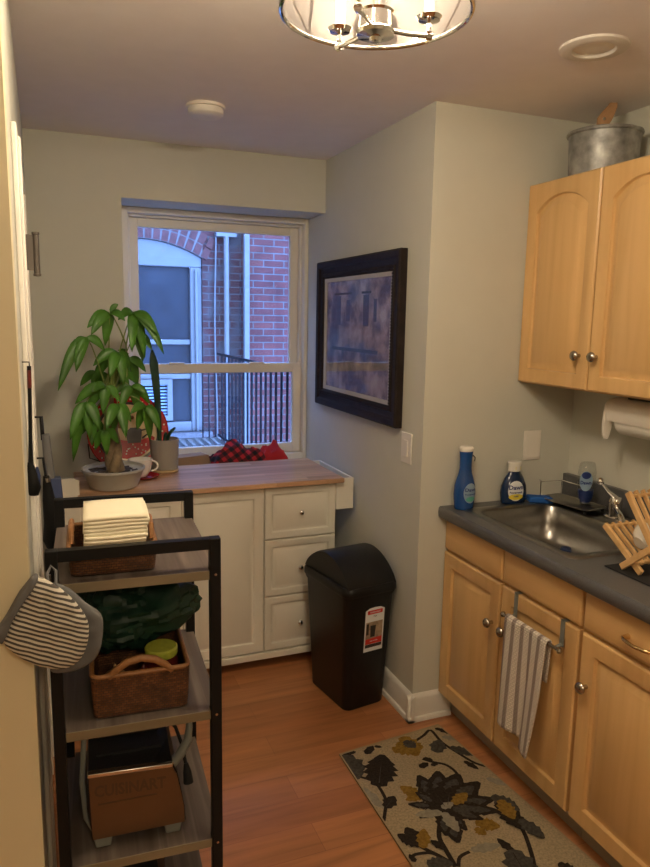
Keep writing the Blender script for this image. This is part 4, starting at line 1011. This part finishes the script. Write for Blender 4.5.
def vine(pts, w_, mi=1):
    P_ = [inv(*p) for p in pts]; Q = []
    for i in range(len(P_)-1):
        for k in range(4):
            t = k/4; p0 = P_[max(i-1, 0)]; p1 = P_[i]; p2_ = P_[i+1]; p3 = P_[min(i+2, len(P_)-1)]
            Q.append(.5*((2*p1)+(-p0+p2_)*t+(2*p0-5*p1+4*p2_-p3)*t*t+(-p0+3*p1-3*p2_+p3)*t**3))
    Q.append(P_[-1]); hh[0] += .00003; rg.mat(mi); z = hh[0]; V = []
    for i, q in enumerate(Q):
        d_ = (Q[min(i+1, len(Q)-1)]-Q[max(i-1, 0)]).normalized(); s_ = Vector((-d_.y, d_.x, 0))*w_
        V += [(q.x+s_.x, q.y+s_.y, z), (q.x-s_.x, q.y-s_.y, z)]
    for i in range(len(Q)-1):
        c4 = clip([Vector(V[2*i]), Vector(V[2*i+1]), Vector(V[2*i+3]), Vector(V[2*i+2])])
        if c4: rg.poly(c4)
# pale background leaves
leafshape((150, 245), (228, 318), .20, 4, 3); leafshape((545, 470), (650, 450), .22, 4, 4); leafshape((600, 210), (690, 235), .22, 4, 3); leafshape((440, 60), (500, 70), .25, 4, 3)
# vines
vine([(345, 75), (375, 55), (400, 37), (440, 80), (500, 120), (560, 155), (618, 172)], .006)
vine([(145, 205), (190, 220), (215, 245), (238, 290), (235, 330), (230, 365)], .006)
vine([(370, 140), (400, 150), (450, 160), (480, 178), (498, 198)], .006)
vine([(435, 360), (430, 420), (455, 470), (490, 530)], .008)
vine([(330, 425), (370, 460), (430, 490), (480, 520)], .007)
vine([(330, 500), (345, 485), (400, 480), (440, 500), (470, 530)], .006)
vine([(500, 530), (505, 495), (540, 475)], .006)
vine([(640, 330), (720, 380), (760, 470), (780, 560)], .007)
# leaves and small flowers (coordinates run on past the frame as the rug does)
leafshape((85, 125), (135, 215), .42, 2, 4); leafshape((95, 150), (160, 180), .45, 2, 4); leafshape((80, 122), (130, 115), .3, 1, 3)
leafshape((212, 240), (225, 125), .36, 1, 6, 2); leafshape((237, 318), (268, 275), .40, 1, 3, 2)
leafshape((165, 123), (192, 94), .34, 1, 2); leafshape((196, 95), (224, 98), .34, 1, 2)
leafshape((262, 110), (372, 95), .38, 3, 6); leafshape((300, 60), (350, 130), .40, 3, 5); leafshape((305, 75), (345, 100), .5, 2, 5)
leafshape((420, 118), (432, 72), .42, 2, 3, 1); leafshape((415, 30), (495, 52), .18, 1, 4); leafshape((470, 98), (568, 128), .26, 2, 5, 1); leafshape((520, 148), (572, 178), .24, 1, 3)
leafshape((360, 172), (390, 155), .4, 1, 2); leafshape((372, 138), (408, 146), .35, 1, 2); leafshape((402, 165), (425, 155), .4, 1, 2)
leafshape((370, 280), (290, 240), .34, 3, 5); leafshape((375, 270), (310, 290), .30, 3, 4); leafshape((560, 370), (650, 385), .42, 3, 5); leafshape((560, 390), (600, 415), .5, 3, 4)
# main flower
fc = (440, 315)
for (q, wv, mi) in (((355, 200), .30, 2), ((425, 185), .32, 2), ((500, 195), .34, 2), ((575, 225), .30, 2), ((630, 285), .26, 2), ((650, 330), .22, 1), ((590, 360), .26, 1), ((530, 400), .28, 1), ((500, 445), .30, 1), ((455, 420), .26, 1), ((360, 355), .28, 1), ((318, 305), .22, 1), ((345, 262), .26, 2)):
    leafshape(fc, q, wv*.86, 1, 6)
    q2 = (fc[0]+(q[0]-fc[0])*.84, fc[1]+(q[1]-fc[1])*.84); q1 = (fc[0]+(q[0]-fc[0])*.38, fc[1]+(q[1]-fc[1])*.38)
    leafshape(q1, q2, wv*.95, 2, 4, 1)
leafshape((455, 320), (410, 255), .32, 1, 4, 2); leafshape((460, 315), (470, 245), .28, 1, 4, 2); leafshape((480, 305), (530, 265), .32, 3, 4); leafshape((480, 325), (560, 320), .3, 2, 4)
leafshape((440, 335), (345, 345), .26, 4, 3); leafshape((445, 335), (500, 405), .26, 4, 4); leafshape((440, 320), (480, 300), .35, 4, 3)
leafshape((365, 455), (280, 415), .34, 1, 5); leafshape((370, 460), (310, 390), .36, 1, 4); leafshape((372, 465), (375, 395), .30, 3, 4); leafshape((455, 468), (400, 437), .32, 1, 3)
leafshape((345, 515), (322, 487), .35, 1, 2); leafshape((385, 520), (480, 520), .38, 2, 5, 1)
# right side and lower continuation
leafshape((620, 275), (720, 330), .34, 2, 5); leafshape((640, 300), (740, 400), .30, 1, 5); leafshape((650, 290), (700, 360), .34, 3, 5); leafshape((700, 480), (640, 430), .26, 1, 3)
leafshape((690, 470), (760, 590), .42, 2, 4, 1); leafshape((720, 360), (810, 430), .30, 2, 4)
for (cx_, cy_) in ((560, 640), (830, 640)):
    for k in range(9):
        a = 2*PI*k/9; leafshape((cx_, cy_), (cx_+110*math.cos(a), cy_+80*math.sin(a)), .3, 1+(k % 3), 4)
leafshape((860, 520), (930, 560), .4, 1, 4)
ro = origin(obj('rug', rg, ['rugbase', 'rugdark', 'ruggrey', 'rugochre', 'rugpale', 'rugbind'], smooth=False), (1.24, 1.83, .001)); tag(ro, 'beige runner rug with dark flowers and ochre leaves', 'rug')

# ------------------------------------------------------------------ shelf rack at left
RX, RY = -.016, 1.405
rot = math.radians(-3.2)
ra = thing('shelf_rack', 'four-tier rack with black metal frame and grey wood shelves', 'shelf', (RX, RY, 0), rotz=rot)
RWd, RD, PT = .342, .43, .023
def rw(x, y, z): # rack local to world
    return Vector((RX+x*math.cos(rot)-y*math.sin(rot), RY+x*math.sin(rot)+y*math.cos(rot), z))
for px_ in (0, RWd-PT):
    for py_ in (0, RD-PT): obj('post', MB().box(px_, px_+PT, py_, py_+PT, 0, 1.197), 'blackmetal', ra, bevel=.0015, W=False)
for py_ in (0, RD-PT): obj('top_rail', MB().box(PT, RWd-PT, py_+.001, py_+PT-.001, 1.174, 1.1965), 'blackmetal', ra, W=False)
SZ = [1.127, .810, .500, .185]
for z in SZ:
    s_ = MB(); s_.mat(0).box(.004, RWd-.026 if False else RWd-.004, .0245, RD-.0245, z-.0195, z); s_.mat(0).box(PT+.001, RWd-PT-.001, .006, .0245, z-.0195, z); s_.mat(0).box(PT+.001, RWd-PT-.001, RD-.0245, RD-.006, z-.0195, z)
    s_.mat(1).box(PT+.001, RWd-PT-.001, .003, .006, z-.0195, z)
    obj('shelf_board', s_, ['shelf', 'shelfedge'], ra, W=False)
    for xa in (.004, RWd-.018): obj('cross_rail', MB().box(xa, xa+.014, PT, RD-PT, z-.034, z-.020), 'blackmetal', ra, W=False)
for z in SZ: 
    obj('bolt', MB().tube([(RWd-PT/2, -.0015, z-.008), (RWd-PT/2, .001, z-.008)], .003, 8), 'nickel', ra, W=False)
# napkin tray basket
def basket(name, label, x0, x1, y0, y1, z0, h, slope=0, hend=0):
    b_ = thing(name, label, 'basket', (RX, RY, z0), rotz=rot)
    def shell():
        mb = MB(); t = .008; o_ = .008
        def lp(i, z, k=0): return [(x, y, z) for x, y in rrect(x0+i-k, x1-i+k, y0+i-k, y1-i+k, .012, 3)]
        mb.loops([lp(.006, 0), lp(.001, .004), lp(0, h*.5, .002), lp(0, h, .004), lp(t, h, .004), lp(t, h*.5, .002), lp(t+.004, .008)])
        return mb
    obj('woven_body', shell(), 'wicker', b_, W=False)
    obj('rim', MB().tube([(x, y, h+.001) for x, y in rrect(x0-.001, x1+.001, y0-.001, y1+.001, .014, 4)], .0052, 8, closed=True), 'rattan', b_, W=False)
    return b_
bk = basket('napkin_basket', 'low woven wicker tray holding napkins on the top shelf', .043, .212, .036, .215, SZ[0], .058)
for xe in (.047, .208):
    obj('end_handle', MB().tube([(xe, .075, .058), (xe, .09, .085), (xe, .125, .092), (xe, .16, .085), (xe, .175, .058)], .0055, 8), 'rattan', bk, W=False)
nps = []
for k in range(14):
    zz = SZ[0]+.012+k*.0078; sh = .0018*math.sin(k*1.7)
    hw, d0, d1 = .0605, .045+(.006 if k > 8 else .002*abs(math.sin(k*2.3))), .200
    flr = .010*max(0, (k-5)/9) if k < 13 else .006
    mb = MB()
    T = Matrix.Translation((RX, RY, 0)) @ Matrix.Rotation(rot, 4, 'Z'); mb.T = T
    cx_ = .133+sh
    def nf(a, b_):
        x = cx_-hw+(2*hw+flr)*a; y = d0+(d1-d0)*b_
        return (x, y, zz+.0035*math.sin(PI*b_)+.0008*math.sin(a*5+k*.4))
    mb.grid(nf, 8, 6)
    p = obj('napkin', mb, 'napkin', solid=.0068); origin(p, T @ Vector((cx_, .12, zz)))
    tag(p, 'cream folded paper napkin in the thick stack on the wicker tray', 'napkin', 'cream napkins stacked in the wicker tray')
# middle basket
x0_, x1_ = .078, .275
mbk = basket('wicker_basket', 'brown wicker basket with rattan handle on the second shelf', x0_, x1_, .034, .255, SZ[1], .096)
for ye in (.036, .253):
    obj('handle', MB().tube([(.112, ye, .092), (.125, ye-.003, .108), (.150, ye-.004, .124), (.178, ye-.004, .129), (.206, ye-.004, .122), (.228, ye-.003, .106), (.240, ye, .090)], [.007, .0075, .008, .008, .008, .0075, .007], 10), 'rattan', mbk, W=False)
jc = rw(.225, .105, SZ[1]+.009)
jr = thing('sauce_jar', 'dark red jar with lime green lid in the wicker basket', 'jar', jc)
obj('jar_body', MB().lathe([(.032, 0), (.036, .004), (.037, .07), (.032, .085), (.031, .09)], jc, 28), 'darkred', jr)
obj('lid', MB().lathe([(.035, .088), (.036, .090), (.036, .104), (.033, .107), (.001, .107)], jc, 28), 'lime', jr)
jc = rw(.185, .085, SZ[1]+.009)
tag(origin(obj('red_onion', MB().lathe([(.002, 0), (.020, .006), (.034, .028), (.033, .045), (.018, .062), (.005, .070), (.002, .078)], jc, 24), 'darkred'), jc), 'dark red onion in front of the jar in the basket', 'vegetable')
jc = rw(.125, .09, SZ[1]+.009)
tag(origin(obj('yellow_onion', MB().lathe([(.002, 0), (.022, .006), (.036, .030), (.035, .048), (.018, .066), (.005, .076), (.002, .085)], jc, 24), 'onion'), jc), 'tan onion behind the handle at the left of the basket', 'vegetable')
# green bag
bgc = rw(.150, .215, SZ[1]+.165)
def bag(a, b_):
    th = 2*PI*a; ph = PI*(b_-.5); d_ = Vector((math.cos(ph)*math.cos(th), math.cos(ph)*math.sin(th), math.sin(ph)))
    r = 1+.22*noise.noise(d_*2.2+Vector((3, 1, 5)))+.14*abs(noise.noise(d_*5+Vector((1, 2, 3))))+.07*noise.noise(d_*11)
    x, y, z = d_.x*.118*r, d_.y*.105*r, d_.z*.085*r
    if d_.x > .55: x += .05*(d_.x-.55)/.45; z += .02*(d_.x-.55)
    return (bgc.x+x, bgc.y+y, min(bgc.z+z, SZ[0]-.038))
gb = origin(obj('plastic_bag', MB().grid(bag, 64, 40), 'green', ang=28), (bgc.x, bgc.y, bgc.z-.08)); tag(gb, 'crumpled dark green plastic bag behind the wicker basket', 'bag')
# toaster
tz = SZ[2]
ts = thing('toaster', 'bronzed metal toaster with dark top on the third shelf', 'toaster', rw(.16, .03, tz), rotz=rot)
tx0, tx1, ty0, ty1 = -.100, .100, .015, .285
def tprof(y, e=0):
    lft = [(tx0+.006, .026), (tx0-.002, .10), (tx0+.003, .175)]
    rgt = [(.078, .178), (.089, .150), (.098, .10), (.104, .06), (.106, .026)]
    return [(x, y, z) for x, z in lft+rgt]
obj('shell', MB().loops([tprof(ty0+.004), tprof(ty1)]), 'black', ts, W=False, ang=50)
pf_ = [(-.094, .024), (.104, .024), (.103, .06), (.097, .10), (.088, .145), (.076, .170), (-.098, .178)]
obj('front_panel', MB().loops([[(x, ty0, z) for x, z in pf_], [(x, ty0+.004, z) for x, z in pf_]]), 'copper', ts, W=False, bevel=.001)
obj('top_trim', MB().prism([(-.100, ty0-.003, .174), (.080, ty0-.003, .166), (.080, ty0-.003, .176), (-.100, ty0-.003, .184)], (0, .016, 0)), 'silver', ts, W=False, bevel=.002)
obj('top_cover', MB().add([(-.098, ty0+.012, .182), (.078, ty0+.012, .176), (.080, ty1, .182), (-.092, ty1, .186), (-.096, ty0+.012, .172), (.078, ty0+.012, .166), (.080, ty1, .172), (-.092, ty1, .172)], [(0, 1, 2, 3), (4, 7, 6, 5), (0, 4, 5, 1), (1, 5, 6, 2), (2, 6, 7, 3), (3, 7, 4, 0)]).box(-.08, .06, ty0+.06, ty0+.085, .180, .186).box(-.08, .06, ty0+.13, ty0+.155, .180, .186), 'toastmesh', ts, W=False)
lt = MB(); v_, f_ = text2d('CUISINART', .030, .001); 
sh_ = -.045
lt.add([(x-.012, ty0-.0012, .135+y*1.25+x*sh_) for x, y in v_], f_); lt.box(-.080, .045, ty0-.0015, ty0, .106, .109)
obj('raised_lettering', lt, 'copperlt', ts, W=False)
for fx_ in (-.072, .078):
    for fyy in (ty0+.004, ty1-.04): obj('foot', MB().loops([[(fx_-.016, fyy, 0), (fx_+.016, fyy, 0), (fx_+.016, fyy+.03, 0), (fx_-.016, fyy+.03, 0)], [(fx_-.020, fyy-.002, .026), (fx_+.020, fyy-.002, .026), (fx_+.020, fyy+.032, .026), (fx_-.020, fyy+.032, .026)]]), 'greyplastic', ts, W=False, bevel=.003)
obj('side_lever', MB().tube([(.078, ty0+.02, .158), (.10, ty0+.04, .166), (.122, ty0+.07, .180), (.128, ty0+.09, .20), (.128, ty0+.11, .245)], [.011, .011, .010, .008, .007], 10), 'greyplastic', ts, W=False)
obj('side_lever', MB().tube([(-.088, ty0+.03, .02), (-.106, ty0+.03, .06), (-.112, ty0+.04, .14), (-.104, ty0+.06, .24)], [.006, .006, .006, .006], 8), 'greyplastic', ts, W=False)
co = obj('power_cord', MB().tube([(0.0, ty0+.20, .225), (.04, ty0+.16, .226), (.08, ty0+.13, .21), (.10, ty0+.12, .185), (.112, ty0+.10, .15), (.118, ty0+.08, .11)], .004, 8), 'rubber', ts, W=False)
obj('plug', MB().tube([(.118, ty0+.08, .115), (.120, ty0+.075, .095), (.122, ty0+.07, .07)], [.005, .010, .012], 10), 'rubber', co, W=False)
obj('chrome_latch', MB().box(.098, .122, ty0+.13, ty0+.145, .19, .215), 'chrome', ts, W=False, bevel=.004)
# bag on the bottom shelf
bb = MB(); bb.T = Matrix.Translation((RX, RY, SZ[3])) @ Matrix.Rotation(rot, 4, 'Z')
bb.loops([[(x, y, 0) for x, y in rrect(.07, .235, .05, .27, .02)], [(x, y, .02) for x, y in rrect(.066, .239, .046, .274, .025)], [(x, y, .12) for x, y in rrect(.072, .23, .055, .265, .02)], [(x, y, .155) for x, y in rrect(.10, .21, .09, .24, .02)]])
tag(origin(obj('black_case', bb, 'black'), rw(.15, .16, SZ[3])), 'black soft case on the lowest shelf of the rack', 'case')

# ------------------------------------------------------------------ oven mitt
MY = 1.325
om = thing('oven_mitt', 'striped oven mitt with grey lining hanging off the rack corner', 'oven mitt', (0, MY, 1.0))
def mitt_shape(px, yy, th, mb, n=7):
    P_ = [at(u, v, yy) for u, v in px]; c_ = sum(P_, Vector())/len(P_)
    # smooth outline
    Q = []
    m_ = len(P_)
    for i in range(m_):
        for k in range(4):
            t = k/4; p0, p1, p2_, p3 = P_[i-1], P_[i], P_[(i+1) % m_], P_[(i+2) % m_]
            Q.append(.5*((2*p1)+(-p0+p2_)*t+(2*p0-5*p1+4*p2_-p3)*t*t+(-p0+3*p1-3*p2_+p3)*t**3))
    L = []
    for k in range(-n, n+1):
        s_ = k/n; sc = 1-.0*abs(s_); yo = -th*s_
        r_ = math.cos(s_*PI/2)**.5 if abs(s_) < 1 else .0
        # front / back pillow
        pass
    rings_f = []
    steps = [(1.0, 0), (.985, .45), (.94, .72), (.85, .88), (.70, .96), (.50, 1.0), (.25, 1.0), (.02, 1.0)]
    def mk(sg):
        out = []
        for sc, hgt in steps:
            l_ = []
            for q in Q:
                p = c_+(q-c_)*sc
                quil = .0022*math.cos((p.x+p.z)*95)*math.cos((p.x-p.z)*95) if sc < .95 else 0
                l_.append(Vector((p.x, yy-sg*th*hgt-sg*quil, p.z)))
            out.append(l_)
        return out
    f_ = mk(1); b_ = mk(-1)
    mb.loops(list(reversed(b_))[:-1]+f_)
front = [(36, 577), (26, 592), (15, 612), (3, 638), (12, 651), (30, 662), (52, 668), (70, 666), (82, 656), (88, 640), (88, 622), (79, 606), (66, 593), (52, 583)]
back = [(52, 583), (70, 589), (86, 603), (101, 614), (103, 632), (99, 652), (88, 664), (70, 671), (50, 670), (60, 645), (66, 620), (58, 600)]
mf = MB(); mitt_shape(front, MY-.014, .014, mf); obj('striped_shell', mf, 'stripe', om, ang=180)
mk_ = MB(); mitt_shape(back, MY+.012, .012, mk_); obj('grey_thumb', mk_, 'greyfab', om, ang=180)
cuff = [(34, 575), (38, 579), (24, 600), (12, 620), (4, 640), (0, 642), (-5, 634), (6, 616), (20, 592)]
cf = MB(); mitt_shape(cuff, MY-.014, .018, cf); obj('grey_cuff', cf, 'greyfab', om, ang=180)
lp = MB(); lp.tube([at(48, 584, MY-.01), at(47, 574, MY+.01), at(51, 566, MY+.035), at(56, 571, MY+.01), at(56, 586, MY-.01)], .003, 8); obj('hanging_loop', lp, 'greyfab', om)
hk = MB().tube([tuple(rw(.010, -.001, 1.150)), tuple(rw(.010, -.030, 1.146)), tuple(rw(.010, -.044, 1.152)), tuple(rw(.010, -.046, 1.168))], .0025, 8)
tag(origin(obj('metal_hook', hk, 'nickel'), rw(.01, 0, 1.165)), 'small metal hook on the rack corner above the oven mitt', 'hook')

# ------------------------------------------------------------------ tools hanging at left wall
HY = 1.655
sw = thing('hanging_brush', 'long black brush with red grip hanging beside the white door', 'brush', (-.03, HY, 1.2))
obj('hook', MB().tube([(-.046, HY, at(27, 362, HY).z), at(29, 362, HY), at(29.5, 368, HY)], .0015, 6), 'blackmetal', sw)
obj('handle', MB().tube([at(29, 366, HY), at(30, 405, HY), at(30.5, 440, HY), at(31, 472, HY)], [.0045, .004, .004, .006], 8), 'blackmetal', sw)
obj('grip', MB().tube([at(29, 370, HY), at(29.6, 388, HY)], .0048, 10), 'darkred', sw)
obj('head', MB().tube([at(30, 462, HY), at(32, 474, HY), at(34, 488, HY), at(34, 495, HY)], [.005, .012, .015, .010], 12), 'blackmetal', sw)
obj('bristle_block', MB().tube([at(37, 467, HY), at(38, 476, HY), at(38.5, 488, HY)], [.003, .006, .004], 10), 'navy', sw)
br = thing('dustpan', 'navy dustpan with grey handle hanging behind the rack', 'dustpan', (.0, 2.2, 1.0))
obj('handle', MB().tube([at(45.5, 434, 2.2), at(48, 458, 2.2), at(50.5, 478, 2.2)], [.012, .0135, .0145], 14), 'tubegrey', br)
obj('hanging_end', MB().tube([(-.047, 2.2, at(41, 417, 2.2).z), at(41, 417, 2.2), at(43, 440, 2.2)], [.004, .0055, .006], 8), 'blackmetal', br)
q0, q1, q2, q3 = at(50, 478, 2.19), at(61, 478, 2.19), at(65, 515, 2.17), at(52, 520, 2.17)
obj('pan', MB().loops([[q0, q1, q2, q3], [q0+Vector((0, .03, 0)), q1+Vector((0, .03, 0)), q2+Vector((0, .06, 0)), q3+Vector((0, .06, 0))]]), 'navy', br, bevel=.003)
um = thing('folded_umbrella', 'closed black umbrella hanging between the wall and the rack', 'umbrella', (0, 2.0, .98))
ub = MB(); P_ = [at(46, 476, 2.0), at(49, 500, 2.0), at(53, 522, 2.0), at(53, 540, 2.0), at(52, 548, 2.0)]; ub.tube(P_, [.008, .017, .024, .026, .014], 14)
obj('canopy', ub, 'blackmetal', um); obj('shaft', MB().tube([(-.047, 2.0, at(43, 458, 2.0).z), at(43, 458, 2.0), at(46, 478, 2.0)], .0035, 8), 'blackmetal', um)
obj('strap', MB().tube([at(47.6, 478, 1.99), at(48.2, 482, 1.99)], .006, 8), 'nickel', um)

# ------------------------------------------------------------------ sky, camera, colour
wd = bpy.data.worlds.new('dusk_sky'); S.world = wd; wd.use_nodes = True
bg = wd.node_tree.nodes['Background']; bg.inputs['Color'].default_value = (.24, .42, 1.0, 1); bg.inputs['Strength'].default_value = 6.0
cam = bpy.data.cameras.new('camera'); co_ = bpy.data.objects.new('camera', cam); COL.objects.link(co_)
cam.sensor_fit = 'VERTICAL'; cam.sensor_height = 24; cam.lens = FPX/867*24; cam.clip_start = .02; cam.clip_end = 100
rx = RT.normalized(); bz = -(FW.normalized()); by = bz.cross(rx).normalized(); rx = by.cross(bz)
co_.matrix_world = Matrix(((rx.x, by.x, bz.x, CAM.x), (rx.y, by.y, bz.y, CAM.y), (rx.z, by.z, bz.z, CAM.z), (0, 0, 0, 1)))
S.camera = co_
S.view_settings.view_transform = 'Standard'; S.view_settings.look = 'None'; S.view_settings.exposure = 0.95; S.view_settings.gamma = 1
S.view_settings.use_curve_mapping = False
